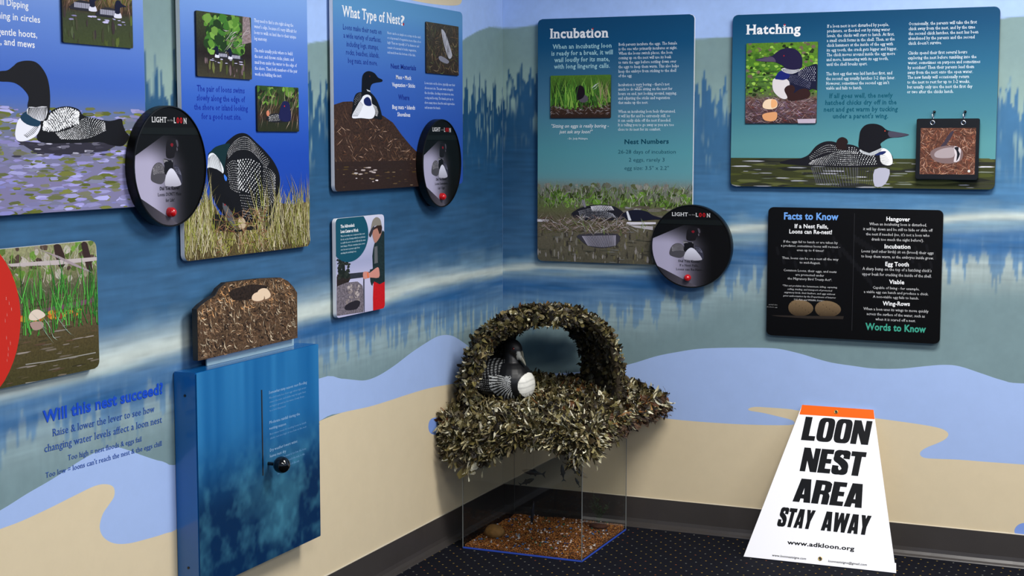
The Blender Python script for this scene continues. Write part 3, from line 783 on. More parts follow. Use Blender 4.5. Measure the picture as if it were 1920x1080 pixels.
# ---- "Incubation"
P = wallR(.153, .985, P_OFF); W, H = .602, .899
r = Apanel('info_panel', P, W, H, .018, .012, 'tall teal information panel titled Incubation with loon lying on nest', edge=M_WHITE)
a = Art(P, W, H, .018, base=.0003)
_, v1 = P.at(1020, 335); 
a.vgrad(0, W, [(0, C(84, 80, 66, .25)), (.1, C(96, 90, 74, .25)), (.17, C(96, 90, 70, .3)), (v1 - .09, C(92, 104, 60, .3)), (v1 - .03, C(118, 124, 116, .2)), (v1 + .01, C(94, 150, 158)), (v1 + .1, C(84, 148, 158)), (v1 + .28, C(70, 118, 146)), (H - .1, C(16, 78, 118)), (H, C(14, 70, 108))], 40)
a.td = a.d + 1e-5
_, vg0 = P.at(1020, 385); _, vg1 = P.at(1020, 345)
a.blobs(150, 0, W, vg0 + .02, vg1, .009, 1.2, [C(120, 118, 108), C(96, 98, 84), C(140, 140, 130), C(84, 90, 60)], grain=.3)
a.blobs(90, 0, W, vg0, vg0 + .05, .008, 1.6, [C(100, 140, 50), C(70, 100, 35), C(50, 62, 28), C(130, 160, 80)], grain=.3)
a.blades(520, 0, W, vg0 - .012, vg0 + .062, .034, .0026, [C(120, 150, 70), C(176, 172, 160), C(90, 120, 50), C(48, 54, 34), C(104, 140, 56), C(130, 124, 120), C(70, 80, 44)], .55)
a.blobs(40, .26, W, vg0 - .04, vg0, .006, 4, [C(120, 116, 104), C(90, 84, 70), C(160, 158, 160)], grain=.2)
_, vn = P.at(1020, 420)
# water reflections
a.blobs(260, 0, W, 0, .135, .011, .32, [C(96, 96, 62), C(78, 74, 60), C(120, 116, 104), C(62, 58, 52), C(104, 98, 72), C(134, 128, 124)], k=8, jag=.5)
water(a, 60, 0, W, .0, .14, [C(120, 120, 116), C(74, 74, 62), C(60, 58, 50)], .0012, 14)
px = lambda pts: [(980 + x / 3.6, 280 + y / 3.6) for x, y in pts]
a.poly(px([(380, 575), (640, 570), (640, 640), (560, 665), (460, 655), (400, 620)]), C(60, 58, 66), sm=3)
a.rays(px([(400, 585), (520, 582), (630, 580)]), px([(440, 650), (540, 660), (630, 650)]), 26, .0025, C(170, 165, 180))
a.poly(px([(700, 490), (900, 492), (900, 505), (700, 510)]), C(225, 220, 228))
a.poly(px([(100, 470), (180, 475), (170, 490), (100, 488)]), C(210, 205, 212))
a.poly(px([(720, 512), (880, 520), (880, 545), (760, 528)]), C(190, 184, 188))
# body
a.poly(px([(330, 445), (360, 410), (420, 385), (500, 373), (580, 376), (640, 395), (690, 435), (700, 470), (560, 480), (420, 478)]), C(34, 34, 42), sm=4)
a.poly(px([(400, 340), (415, 345), (430, 385), (415, 390)]), C(130, 126, 134), sm=2)
a.dots((px([(370, 420), (440, 398), (520, 400), (620, 440)]), px([(380, 450), (460, 465), (560, 465), (640, 460)])), 7, 34, .0010, .0014, C(215, 215, 225))
a.rays(px([(460, 385), (520, 378), (600, 384)]), px([(470, 415), (540, 415), (620, 410)]), 15, .0034, C(225, 222, 228))
u0, vv0 = P.at(*px([(110, 520)])[0]); u1, vv1 = P.at(*px([(720, 470)])[0])
a.twigs(420, u0, u1, vv0 - .016, vv1 + .004, .045, .0014, [C(170, 150, 140), C(120, 96, 84), C(200, 190, 190), C(76, 58, 50), C(96, 100, 50)], 0, 1.1)
a.poly(px([(680, 440), (710, 415), (780, 408), (840, 420), (880, 445), (935, 462), (960, 472), (880, 474), (780, 484), (710, 478)]), C(26, 28, 44), sm=4)
a.poly(px([(700, 420), (712, 416), (735, 480), (715, 480)]), C(222, 224, 230))
a.blades(26, u0 + .15, W, vv0 - .03, vv0 + .02, .035, .0022, [C(120, 150, 70), C(180, 180, 180)], .8)
HW = C(225, 232, 236); HT = C(158, 200, 206)
a.textpx('Incubation', 1031, 1141, (71.5, 69.5), 17, WHT, bold=.03, serif=True, res=4)
a.diskpx(1112, 54, .0028, C(180, 20, 36))
a.para(['When an incubating loon', 'is ready for a break, it will', 'wail loudly for its mate,', 'with long lingering calls.'], 1034, 1149, 92, 129, HT, align='C', bold=.02, fill=1.0)
a.para(['Both parents incubate the eggs. The female', 'is the one who primarily incubates at night.', 'When the loons switch places, the loon', 'coming up on the nest will use its beak', 'to turn the eggs before settling down over', 'the eggs to keep them warm. This also helps', 'keep the embryo from sticking to the shell', 'of the egg.', '', 'Incubation is very boring - there\'s not', 'much to do while sitting on the nest for', 'hours on end, just looking around, napping,', 'and adjusting the sticks and vegetation', 'that make up the nest.', '', 'When an incubating loon feels threatened,', 'it will lay flat and be extremely still, so', 'it can easily slide off the nest if needed.', 'It is telling you to go away as you are too', 'close to its nest for its comfort.'], 1160, 1273, 86, 245, HW, serif=True, fill=.95)
uu = P.at(1193, 162); ub = P.at(1206, 162)
a.poly([(uu[0], uu[1] - .002), (ub[0], uu[1] - .002), (ub[0], uu[1] - .003), (uu[0], uu[1] - .003)], HW, px=False)
a.textpx('"Sitting on eggs is really boring -', 1033, 1141, (239.5, 239), 6.5, WHT, shear=.2)
a.textpx('just ask any loon!"', 1049, 1110, (250, 250), 6.5, WHT, shear=.2)
a.textpx('- Dr. Judy McIntyre', 1064, 1102, (261.5, 261.5), 3.6, WHT, res=1)
NT_ = C(8, 66, 84)
a.textpx('Nest Numbers', 1171, 1254, (270, 269), 8.5, NT_, bold=.03)
a.textpx('26-28 days of incubation', 1159, 1267, (288, 288), 7, NT_)
a.textpx('2 eggs, rarely 3', 1179, 1246, (303, 303), 7, NT_)
a.textpx('egg size: 3.5" x 2.2"', 1171, 1254, (318.5, 318.5), 7, NT_)
a.build('artwork', r)
def photo_reeds(a, W, H):
    a.vgrad(0, W, [(0, C(50, 34, 28, .3)), (H * .2, C(60, 42, 30, .4)), (H * .4, C(44, 60, 24, .3)), (H, C(80, 120, 40, .3))])
    a.blades(170, 0, W, H * .2, H * .55, .075, .005, GREENS + [C(120, 165, 60), C(30, 50, 20)], .22, grain=.2)
    a.blades(24, W * .8, W, H * .2, H * .6, .06, .002, [C(150, 140, 100)], .3)
    a.twigs(150, 0, W, H * .1, H * .3, .02, .0014, [C(120, 90, 80), C(70, 44, 40), C(190, 180, 180)], 0, .8)
    a.disk(W * .55, H * .45, .0145, C(90, 84, 92), asp=1.3)
    a.poly([(W * .42, H * .42), (W * .42, H * .66), (W * .46, H * .75), (W * .53, H * .75), (W * .57, H * .64), (W * .55, H * .48)], C(28, 18, 26), px=False, sm=3)
    a.blades(30, W * .25, W * .42, H * .18, H * .4, .08, .005, GREENS, .1)
    a.twigs(3, W * .72, W * .75, H * .7, H * .8, .04, .0016, [WHT], .5, .3)
inset(r, photo_reeds, P, 1033.5, 142, 1146, 221, .006, .0035, .003)

# ---- "Facts to Know"
P = wallR(1.0335, .748, P_OFF); W, H = .5985, .455
r = Apanel('info_panel', P, W, H, .018, .012, 'black information panel headed Facts to Know and Words to Know', edge=M_BLACK)
a = Art(P, W, H, .018, base=.0003)
a.vgrad(0, W, [(0, C(3, 3, 4)), (H, C(7, 7, 9))])
a.step = 4e-6
px = lambda pts: [(1400 + x / 3.4846, 370 + y / 3.4846) for x, y in pts]
for x0, y0, x1, y1, n in ((560, 260, 820, 560, 12), (700, 250, 960, 420, 12), (900, 300, 1240, 470, 14), (190, 330, 500, 430, 8), (430, 300, 620, 420, 8)):
    for i in range(n):
        x = x0 + (x1 - x0) * i / n; yy = y0 + (y1 - y0) * ((i * 37) % n) / n
        a.poly(px([(x, yy), (x + 14, yy - 6), (x + 26, yy + 40), (x + 10, yy + 46)]), C(17, 17, 20), sm=2)
a.textpx('Facts to Know', 1470, 1572, (411, 412.5), 12.5, C(112, 164, 232), bold=.03, res=3)
a.textpx('If a Nest Fails,', 1490, 1553, (427.5, 428.5), 7.5, WHT, bold=.025)
a.textpx('Loons can Re-nest!', 1480, 1560, (437.5, 439), 7.5, WHT, bold=.025)
G = C(205, 205, 205)
a.para(['If the eggs fail to hatch or are taken by', 'a predator, sometimes loons will re-nest -', 'even up to 4 times!', '', 'Thus, loons can be on a nest all the way', 'to mid-August.', '', 'Common Loons, their eggs, and nests', 'are protected under', 'the Migratory Bird Treaty Act*.'], 1464.5, 1575.5, 454.5, 523.5, G, align='C', fill=.82)
a.para(['*This act prohibits the harassment, killing, capturing,', 'selling, trading, and transport of protected', 'migratory birds, their feathers, and eggs without', 'prior authorization by the Department of Interior', 'U.S. Fish and Wildlife Service.'], 1467, 1570, 536.5, 562, G, align='C', shear=.15)
a.para(['actual size', 'of a loon egg'], 1457.5, 1478, 572.5, 577, C(150, 150, 150), align='R')
def colm(head, lines, y, yl, x0, x1):
    cx = (1683 + {0: 1}.get(0, 0)); 
    a.textpx(head[0], head[1], head[2], (y, y + 1), 7.6, WHT, bold=.025)
    a.para(lines, x0, x1, yl[0], yl[1], G, align='C', fill=.82)
colm(('Hangover', 1662, 1706.5), ['When an incubating loon is disturbed,', 'it will lay down and be still to hide or slide off', "the nest if needed (no, it's not a loon who", 'drank too much the night before!).'], 414, (422, 450.5), 1619, 1749)
colm(('Incubation', 1658.5, 1707), ['Loons (and other birds) sit on (brood) their eggs', 'to keep them warm, as the embryos inside grow.'], 465.5, (473, 482.5), 1615, 1751)
colm(('Egg Tooth', 1660, 1704), ["A sharp bump on the top of a hatching chick's", 'upper beak for cracking the inside of the shell.'], 498.5, (506, 516), 1617, 1747)
colm(('Viable', 1667, 1695.5), ['Capable of living - for example,', 'a viable egg can hatch and produce a chick.', 'A non-viable egg fails to hatch.'], 532, (540.5, 557.5), 1620, 1741)
colm(('Wing-Rows', 1655, 1706), ['When a loon uses its wings to move quickly', 'across the surface of the water, such as', 'when it is scared off a nest.'], 572.5, (581, 599.5), 1619, 1741)
a.textpx('Words to Know', 1622.5, 1736, (618, 623.5), 12.5, C(62, 158, 134), bold=.03, res=3)
u, v = P.at(1602, 400); u2, v2 = P.at(1597.5, 620)
a.poly([(u, v), (u, v2), (u + .0012, v2), (u + .0012, v)], C(50, 50, 54), px=False)
EGG = C(104, 84, 60)
def egg(cx, cy, rw, rh, fl):
    c = P.at(cx, cy); s1 = P.at(cx + rw, cy)[0] - c[0]; s2 = c[1] - P.at(cx, cy + rh)[1]
    a.poly([(c[0] + s1 * (math.cos(t) + fl * .12 * math.sin(t) ** 2), c[1] + s2 * math.sin(t)) for t in [6.2832 * i / 24 for i in range(24)]],
           lambda x, y: mix(C(58, 46, 32, .1), C(128, 106, 78, .1), min(1, max(0, (y - c[1]) / s2 * .5 + .5))), px=False)
    for k in range(7): a.diskpx(cx + (k * 37 % 13 - 6) * rw / 8, cy + (k * 53 % 11 - 5) * rh / 8, .0012, C(30, 24, 20))
egg(1501.5, 577.5, 23.5, 15.5, -1); egg(1552.5, 579.5, 24.5, 15.5, -1)
a.poly(px([(160, 770), (430, 775), (635, 776), (630, 796), (400, 792), (200, 778)]), C(44, 38, 34))
a.build('artwork', r)

# ---- "What Type of Nest?"
P = wallL(-1.308, 1.284, P_OFF); W, H = .905, .601
r = Apanel('info_panel', P, W, H, .018, .012, 'blue information panel titled What Type of Nest? with loon on mound', edge=M_WHITE)
a = Art(P, W, H, .018, base=.0003)
a.vgrad(0, W, [(0, C(40, 76, 160)), (.2, C(44, 84, 170)), (.35, C(60, 102, 182)), (.47, C(78, 126, 190)), (.56, C(92, 148, 194)), (H, C(90, 146, 190))], 30)
a.td = a.d + 1e-5
px = lambda pts: [(560 + x / 3, y / 3) for x, y in pts]
a.poly(px([(195, 590), (250, 572), (300, 570), (330, 600), (420, 620), (480, 655), (530, 690), (580, 760), (630, 820), (690, 880), (690, 1090), (195, 1090)]), C(60, 42, 34, .9))
ub, vb = P.at(626, 358); ue, ve = P.at(792, 300); _, vm = P.at(627, 205)
rng = random.Random(5)
def mound(u):  # height of the mound's edge at u
    k = (u - ub) / (ue - ub); return ve + (vm - ve) * (1 if k < .45 else max(0, 1 - (k - .45) / .5))
def mt(g, i):
    u = g.uniform(0, ue); top = mound(u); v = g.uniform(ve, top - .005); a_ = g.uniform(-1.2, 1.2); l = g.uniform(.012, .05); w_ = .0015
    c = jit(g.choice([C(100, 70, 50), C(60, 42, 32), C(34, 26, 24), C(130, 96, 70), C(160, 130, 110), C(44, 32, 26), C(80, 50, 36)]), g, .2)
    dx, dy = math.cos(a_) * l / 2, math.sin(a_) * l / 2
    return [(u - dx, v - dy), (u + dy * .06 - w_ * .3, v - w_), (u + dx, v + dy), (u + dy * .1, v + w_)], c
a.many(420, mt)
a.poly([(0, 0), (ue + .02, 0), (ue + .02, ve), (0, ve + .002)], C(48, 34, 30, .3), px=False)
water(a, 60, 0, ue, 0, ve * .9, [C(96, 74, 50), C(60, 44, 38), C(36, 28, 26), C(130, 110, 84), C(84, 66, 34)], .0018, 8)
water(a, 14, .12, .28, .02, .07, [C(220, 210, 210), C(180, 165, 160)], .0024, 6)
# loon on the mound
a.poly(px([(298, 662), (300, 620), (308, 560), (325, 525), (360, 517), (400, 520), (430, 550), (450, 590), (465, 640), (465, 672), (420, 665), (360, 668)]), C(20, 22, 28), sm=4)
a.dots((px([(312, 560), (330, 528), (352, 520)]), px([(310, 600), (335, 570), (350, 560)])), 6, 8, .001, .001, C(200, 200, 200))
a.poly(px([(298, 660), (330, 590), (350, 560), (362, 540), (385, 532), (405, 545), (410, 580), (428, 620), (425, 650), (405, 668), (350, 664)]), C(236, 238, 244), sm=4)
a.rays(px([(300, 655), (320, 605), (345, 570)]), px([(330, 655), (348, 625), (362, 590)]), 14, .0012, BLK)
a.rays(px([(412, 585), (430, 620), (430, 650)]), px([(436, 600), (446, 630), (440, 655)]), 10, .0014, WHT)
a.poly(px([(365, 560), (385, 545), (402, 560), (408, 592), (385, 596), (368, 585)]), C(24, 36, 90), sm=3)
a.poly(px([(355, 530), (354, 470), (357, 430), (370, 408), (395, 400), (425, 412), (445, 436), (468, 448), (466, 460), (430, 466), (410, 475), (400, 500), (402, 525), (378, 530)]), C(14, 16, 22), sm=4)
a.poly(px([(380, 502), (400, 510), (402, 518), (384, 512)]), C(190, 195, 200)); a.diskpx(560 + 398 / 3, 429 / 3, .0022, C(110, 60, 40))
DB = C(22, 44, 132)
a.textpx('What Type of Nest', 641, 750, (30, 46), 20, WHT, bold=.02, serif=True, res=3)
a.textpx('?', 751, 758.5, (47, 48.2), 18, WHT, bold=.02, serif=False, res=3)
a.diskpx(756, 45.5, .0045, C(170, 20, 36))
a.para(['Loons make their nests on', 'a wide variety of surfaces,', 'including logs, stumps,', 'rocks, beaches, islands,', 'bog mats, and more.'], 643, 715, 55, 117, DB, align='C', bold=.015, fill=.95)
a.para(['Nests can be as simple as a scrape in the sand,', 'or a big mound of vegetation more than a foot', "high! They are typically 2-3' in diameter and", 'consist of a mound of sticks, vegetation,', 'and muck from the bottom of the lake.'], 726, 789, 63.5, 100, C(205, 220, 240), serif=True, fill=.75)
a.textpx('Nest Materials', 732.5, 780, (128, 132), 9, DB, bold=.03)
a.textpx('Moss \u2022 Muck', 742.5, 771, (148, 150), 7.5, WHT, bold=.01); a.textpx('Vegetation \u2022 Sticks', 735, 778, (162, 164.5), 7.5, WHT, bold=.01)
a.textpx('Where', 746.5, 767.5, (186.5, 188), 9.5, DB, bold=.03)
a.textpx('Bog mats \u2022 Islands', 735.5, 778, (204, 205.5), 7.5, WHT, bold=.01); a.textpx('Shorelines', 745, 769, (218, 219), 7.5, WHT, bold=.01)
a.para(['Loons mate on the shore, typically near their', 'chosen nest site. The pair swims alongside', 'the shoreline, checking out numerous sites,', 'cooing and hooting. The female gets up on', 'shore many times, then the male approaches', 'and mounts the female.'], 796, 853, 157.5, 203.5, C(205, 220, 240), serif=True, fill=.75)
a.build('artwork', r)
def photo_loon_nest(a, W, H):
    a.vgrad(0, W, [(0, C(50, 40, 34, .7)), (H, C(66, 62, 50, .7))])
    a.twigs(260, 0, W, 0, H, .045, .0022, [C(110, 84, 60), C(70, 54, 42), C(40, 32, 28), C(140, 120, 90), C(90, 100, 60)], 0, 1.5)
    a.poly([(W * .45, H * .88), (W * .58, H * .82), (W * .75, H * .5), (W * .78, H * .38), (W * .68, H * .33), (W * .55, H * .55)], C(176, 176, 184), px=False, sm=4)
    a.twigs(26, W * .5, W * .75, H * .4, H * .8, .05, .002, [C(60, 60, 66)], 1.9, .5)
    a.poly([(W * .36, H * .33), (W * .45, H * .36), (W * .68, H * .28), (W * .62, H * .22), (W * .42, H * .26)], C(130, 130, 142), px=False, sm=3)
inset(r, photo_loon_nest, P, 796, 40.5, 857, 142, .0065, .004, .004)

# ---- tall panel with the stooping loon
P = wallL(-2.073, 1.130, P_OFF); W, H = .617, .905
r = Apanel('info_panel', P, W, H, .018, .012, 'tall blue information panel with loon bending over an egg in grass', edge=M_WHITE)
a = Art(P, W, H, .018, base=.0003)
a.vgrad(0, W, [(0, C(26, 60, 152)), (.28, C(32, 74, 172)), (.42, C(54, 98, 190)), (.55, C(86, 126, 204)), (.72, C(132, 170, 226)), (H, C(158, 190, 234))], 30)
a.td = a.d + 1e-5
px = lambda pts: [(x / 3, y / 3) for x, y in pts]; px2 = lambda pts: [(x / 3, 360 + y / 3) for x, y in pts]
_, vg = P.at(350, 395); _, vgr = P.at(575, 375)
a.poly(px2([(1030, 60), (1100, 95), (1140, 60), (1180, 40), (1240, 130), (1500, 120), (1560, 60), (1640, 70), (1760, 50), (1760, 420), (1010, 420)]), C(84, 72, 44, .8))
a.blades(420, 0, W, 0, vg * .72, .085, .0035, STRAW + [C(90, 90, 40), C(60, 50, 34)], .4)
# body and neck
a.poly(px([(1255, 830), (1300, 775), (1345, 750), (1390, 755), (1440, 800), (1500, 860), (1545, 920), (1572, 990), (1570, 1080), (1555, 1180), (1520, 1240), (1440, 1255), (1340, 1235), (1290, 1180), (1260, 1080), (1252, 950)]), C(18, 18, 22), sm=4)
a.dots((px([(1270, 860), (1320, 790), (1380, 765), (1440, 815), (1530, 920)]), px([(1275, 900), (1330, 850), (1400, 850), (1450, 890), (1500, 960)])), 7, 40, .0013, .0016, WHT, asp=.9)
a.dots((px([(1330, 900), (1400, 880), (1470, 920)]), px([(1330, 1060), (1400, 1080), (1470, 1120)])), 15, 9, .0040, .0026, WHT, asp=1.0, bow=.05)
a.dots((px([(1270, 930), (1300, 900), (1330, 900)]), px([(1290, 1060), (1320, 1080), (1350, 1090)])), 14, 7, .0016, .0022, WHT, asp=.8)
a.dots((px([(1475, 930), (1520, 950), (1550, 990)]), px([(1470, 1160), (1510, 1160), (1550, 1120)])), 18, 9, .0018, .0022, WHT, asp=.9)
a.dots((px([(1340, 1090), (1420, 1100), (1500, 1150)]), px([(1360, 1220), (1430, 1235), (1510, 1220)])), 9, 16, .0016, .0016, WHT, asp=1)
a.poly(px([(1172, 880), (1190, 845), (1220, 822), (1290, 808), (1275, 860), (1262, 930), (1255, 960)]), C(16, 44, 48), sm=4)
a.poly(px([(1167, 920), (1172, 872), (1200, 862), (1235, 905), (1255, 950), (1250, 975), (1215, 950), (1168, 950)]), C(232, 236, 240), sm=3)
a.rays(px([(1170, 890), (1200, 868), (1235, 905)]), px([(1170, 945), (1210, 950), (1250, 972)]), 20, .0012, BLK)
a.poly(px([(1166, 945), (1210, 950), (1250, 975), (1258, 1010), (1262, 1080), (1300, 1130), (1310, 1200), (1290, 1230), (1250, 1200), (1210, 1140), (1180, 1060), (1168, 1000)]), C(16, 16, 20), sm=4)
a.poly(px([(1258, 980), (1275, 1000), (1270, 1020), (1260, 1005)]), C(60, 120, 220), sm=2)
a.poly(px2([(1190, 120), (1240, 130), (1300, 200), (1340, 215), (1520, 150), (1560, 130), (1500, 210), (1390, 215), (1330, 225), (1200, 215)]), C(26, 24, 24))
a.poly(px2([(1250, 60), (1300, 110), (1330, 212), (1300, 190), (1262, 120)]), C(84, 86, 92), sm=2)
a.poly(px2([(1336, 180), (1342, 150), (1358, 142), (1374, 156), (1380, 185), (1368, 206), (1348, 206)]), C(190, 170, 140), sm=4)
a.diskpx(1263 / 3, 360 + 72 / 3, .0028, C(150, 20, 30))
u0, vv = P.at(403, 434)
a.blades(160, 0, u0, 0, .14, .10, .0026, STRAW, .35); a.blades(190, .33, W, 0, .13, .10, .0026, STRAW, .35)
a.twigs(150, .13, .40, .01, .12, .06, .0022, [C(150, 110, 80), C(110, 70, 50), C(180, 150, 110), C(150, 150, 60)], 0, 1.3)
a.blades(90, .3, W, 0, .05, .06, .002, STRAW, .6)
a.textpx('Building', 372, 431, (-12, -7), 16, WHT, serif=True, bold=.02, res=3)
a.para(['The pair of loons swims', 'slowly along the edge of', 'the shore or island looking', 'for a good nest site.'], 363, 464, 170.5, 223, C(18, 44, 150), align='C', bold=.02, fill=.95)
a.para(['They need to find a site right along the', "water's edge, because it's very difficult for", 'loons to walk on land due to their unique', 'leg anatomy.', '', 'The male usually picks where to build', 'the nest, and throws sticks, plants, and', 'mud from under the water to the edge of', 'the shore. Then both members of the pair', 'work on building the nest.'], 476, 556, 41, 141.5, C(232, 238, 250), serif=True, fill=.85)
a.build('artwork', r)
def photo_pair(a, W, H):
    a.vgrad(0, W, [(0, C(64, 60, 44, .2)), (H * .28, C(44, 40, 34, .3)), (H * .36, C(34, 26, 26, .5)), (H, C(60, 66, 40, .5))])
    a.blobs(150, W * .15, W * .85, H * .42, H * .95, .012, 1.3, [C(90, 140, 50), C(60, 110, 40), C(120, 165, 70), C(34, 60, 26)])
    a.poly([(W * .84, H), (W * .97, H), (W, H * .6), (W * .82, H * .55)], C(140, 124, 126, .6), px=False)
    a.twigs(30, W * .5, W, H * .35, H * .8, .06, .0018, [C(190, 180, 180), C(120, 100, 90)], .4, .5)
    a.blobs(26, 0, W, 0, H * .27, .012, .4, [C(80, 90, 44), C(104, 110, 60), C(60, 50, 44), C(120, 100, 104)], k=6)
    loon_small(a, W * .42, H * .31, W * .3, -1); loon_small(a, W * .66, H * .30, W * .3, -1)
    water(a, 12, W * .25, W * .8, H * .22, H * .3, [C(190, 185, 215)], .0016, 6)
inset(r, photo_pair, P, 363.5, 19.5, 468.5, 149.5, .0065, .004, .004)
def photo_nester(a, W, H):
    a.vgrad(0, W, [(0, C(40, 44, 26, .3)), (H * .2, C(40, 44, 30, .3)), (H * .3, C(50, 36, 30, .5)), (H, C(50, 70, 34, .5))])
    a.blobs(70, 0, W, H * .6, H, .011, 1.2, [C(70, 110, 40), C(44, 70, 30), C(110, 150, 60), C(30, 36, 22)])
    a.twigs(80, 0, W, H * .2, H * .9, .05, .0018, [C(130, 100, 80), C(80, 56, 46), C(180, 160, 140)], 1.2, .6)
    a.poly([(W * .2, H * .26), (W * .3, H * .38), (W * .5, H * .4), (W * .6, H * .3), (W * .8, H * .24), (W * .4, H * .2)], C(30, 30, 36), px=False, sm=3)
    a.dots(([(W * .25, H * .34), (W * .5, H * .4)], [(W * .25, H * .22), (W * .55, H * .24)]), 5, 8, .0016, .0016, WHT, px=False)
    a.poly([(W * .5, H * .3), (W * .55, H * .55), (W * .62, H * .68), (W * .75, H * .65), (W * .78, H * .5), (W * .8, H * .28), (W * .66, H * .22)], C(28, 30, 74), px=False, sm=3)
    a.disk(W * .24, H * .4, .008, C(210, 130, 100)); a.disk(W * .64, H * .57, .0022, C(220, 40, 40))
inset(r, photo_nester, P, 478, 160, 557, 247, .0065, .004, .004)

# ---- left panel with the swimming loon
P = wallL(-3.122, 1.278, P_OFF); W, H = .90, .604
r = Apanel('info_panel', P, W, H, .018, .012, 'blue information panel with large swimming loon at left edge of the photo', edge=M_WHITE)
a = Art(P, W, H, .018, base=.0003)
_, vw = P.at(200, 205)
a.vgrad(0, W, [(0, C(126, 124, 158)), (.06, C(128, 122, 160)), (vw - .03, C(112, 120, 140)), (vw + .015, C(76, 110, 186)), (vw + .06, C(66, 104, 192)), (vw + .2, C(102, 138, 210)), (H, C(156, 184, 234))], 30)
a.td = a.d + 1e-5
water(a, 650, .3, W, 0, vw, [C(152, 146, 204), C(112, 118, 52), C(120, 124, 60), C(104, 110, 70), C(116, 116, 96), C(170, 168, 220), C(96, 104, 44), C(124, 126, 150), C(134, 132, 176), C(140, 140, 200)], .0042, 5.5)
px = lambda pts: [(x / 3, y / 3) for x, y in pts]
a.poly(px([(90, 790), (240, 805), (640, 800), (700, 790), (600, 850), (400, 870), (200, 860)]), C(50, 48, 60))
water(a, 30, P.at(30, 270)[0], P.at(200, 270)[0], P.at(100, 292)[1], P.at(100, 268)[1], [C(60, 58, 70), C(190, 188, 205), C(110, 108, 124)], .003, 6)
a.poly(px([(215, 700), (260, 650), (310, 610), (380, 598), (440, 615), (470, 650), (560, 672), (620, 680), (680, 668), (690, 700), (705, 740), (725, 770), (690, 820), (620, 815), (560, 800), (400, 805), (230, 800), (205, 750)]), C(20, 20, 24), sm=4)
a.dots((px([(240, 680), (310, 620), (380, 604), (450, 630)]), px([(230, 730), (300, 740), (370, 720), (450, 690)])), 12, 16, .0036, .0038, WHT, asp=1.1)
a.dots((px([(300, 750), (400, 720), (480, 660), (600, 690)]), px([(330, 780), (430, 785), (520, 770), (600, 730)])), 12, 26, .0018, .0018, WHT, asp=1.1)
a.poly(px([(85, 730), (110, 665), (180, 690), (225, 700), (215, 745), (185, 775), (130, 795), (90, 785)]), C(238, 238, 246), sm=4)
a.rays(px([(150, 775), (190, 750), (215, 715)]), px([(130, 760), (170, 730), (200, 700)]), 12, .0018, BLK)
a.poly(px([(112, 662), (150, 625), (205, 650), (225, 690), (210, 712), (150, 700)]), C(28, 60, 84), sm=3)
a.poly(px([(0, 400), (40, 395), (75, 370), (100, 350), (150, 341), (200, 350), (240, 390), (268, 450), (280, 540), (275, 640), (255, 680), (200, 650), (155, 605), (160, 545), (130, 500), (90, 470), (50, 460), (0, 458), (-60, 445), (-60, 415)]), C(26, 25, 28), sm=4)
a.poly(px([(150, 640), (160, 602), (200, 604), (262, 600), (255, 665), (220, 680)]), C(235, 235, 240), sm=2)
a.rays(px([(158, 605), (210, 604), (262, 602)]), px([(152, 640), (190, 668), (252, 678)]), 15, .0026, BLK)
a.para(['Bill Dipping'], -1, 52, 10, 30, WHT) if False else None
a.textpx('Bill Dipping', -8, 53, (7, 17), 13, WHT, bold=.012)
a.textpx('swimming in circles', -42, 75, (30, 43), 13, WHT, bold=.012)
a.textpx('with gentle hoots,', -36, 69.5, (62, 71), 13, WHT, bold=.012)
a.textpx('wails, and mews', -30, 65, (80, 90), 13, WHT, bold=.012)
a.build('artwork', r)
def photo_two(a, W, H):
    a.vgrad(0, W, [(0, C(64, 74, 40, .2)), (H * .45, C(60, 66, 44, .2)), (H * .55, C(60, 46, 38, .6)), (H * .8, C(100, 96, 44, .6)), (H, C(120, 130, 50, .5))])
    a.blobs(70, 0, W, H * .72, H, .012, 1.3, [C(150, 160, 60), C(90, 100, 40), C(60, 56, 30), C(120, 100, 50)])
    a.twigs(120, 0, W, H * .55, H * .8, .04, .002, [C(110, 80, 64), C(70, 50, 42), C(150, 120, 100)], 1.4, .8)
    a.blobs(24, 0, W, 0, H * .45, .014, .35, [C(92, 106, 48), C(70, 70, 50), C(80, 90, 60), C(60, 50, 50)], k=6)
    loon_small(a, W * .32, H * .52, W * .42, 1); loon_small(a, W * .68, H * .46, W * .42, 1)
    water(a, 16, W * .1, W * .9, H * .34, H * .44, [C(150, 145, 190), C(190, 185, 220)], .0022, 5)
inset(r, photo_two, P, 110.5, -46, 245.5, 91, .0065, .004, .004)

# ---- lower left panel with the red circle
P = wallL(-2.880, .905, P_OFF); W, H = .460, .301
r = Apanel('info_panel', P, W, H, .018, .012, 'small panel with red circle over photo of egg in flooded reeds', edge=M_WHITE)
a = Art(P, W, H, .018, base=.0003)
px = lambda pts: [(x / 3, 360 + y / 3) for x, y in pts]
a.vgrad(0, W, [(0, C(66, 62, 32, .3)), (.08, C(78, 68, 40, .4)), (.15, C(96, 84, 62, .4)), (.2, C(88, 86, 66, .4)), (.24, C(120, 120, 84, .4)), (H, C(150, 150, 110, .4))])
a.blobs(90, 0, W, .22, H, .010, 1.2, [C(110, 150, 60), C(160, 150, 130), C(90, 110, 50), C(180, 172, 160), C(80, 64, 54)], grain=.3)
a.blades(140, 0, W, .19, .27, .05, .002, [C(200, 196, 180), C(120, 160, 70), C(90, 130, 50), C(150, 140, 120)], .5)
a.poly(px([(300, 300), (340, 300), (370, 400), (330, 420)]), C(56, 40, 36), sm=2); a.poly(px([(455, 290), (490, 290), (520, 440), (490, 440)]), C(56, 40, 38), sm=2)
a.poly(px([(40, 405), (200, 392), (545, 365), (545, 385), (320, 410), (60, 420)]), C(190, 178, 176), sm=0)
a.poly(px([(200, 318), (330, 360), (500, 440), (515, 455), (400, 410), (280, 350)]), C(160, 146, 150), sm=0)
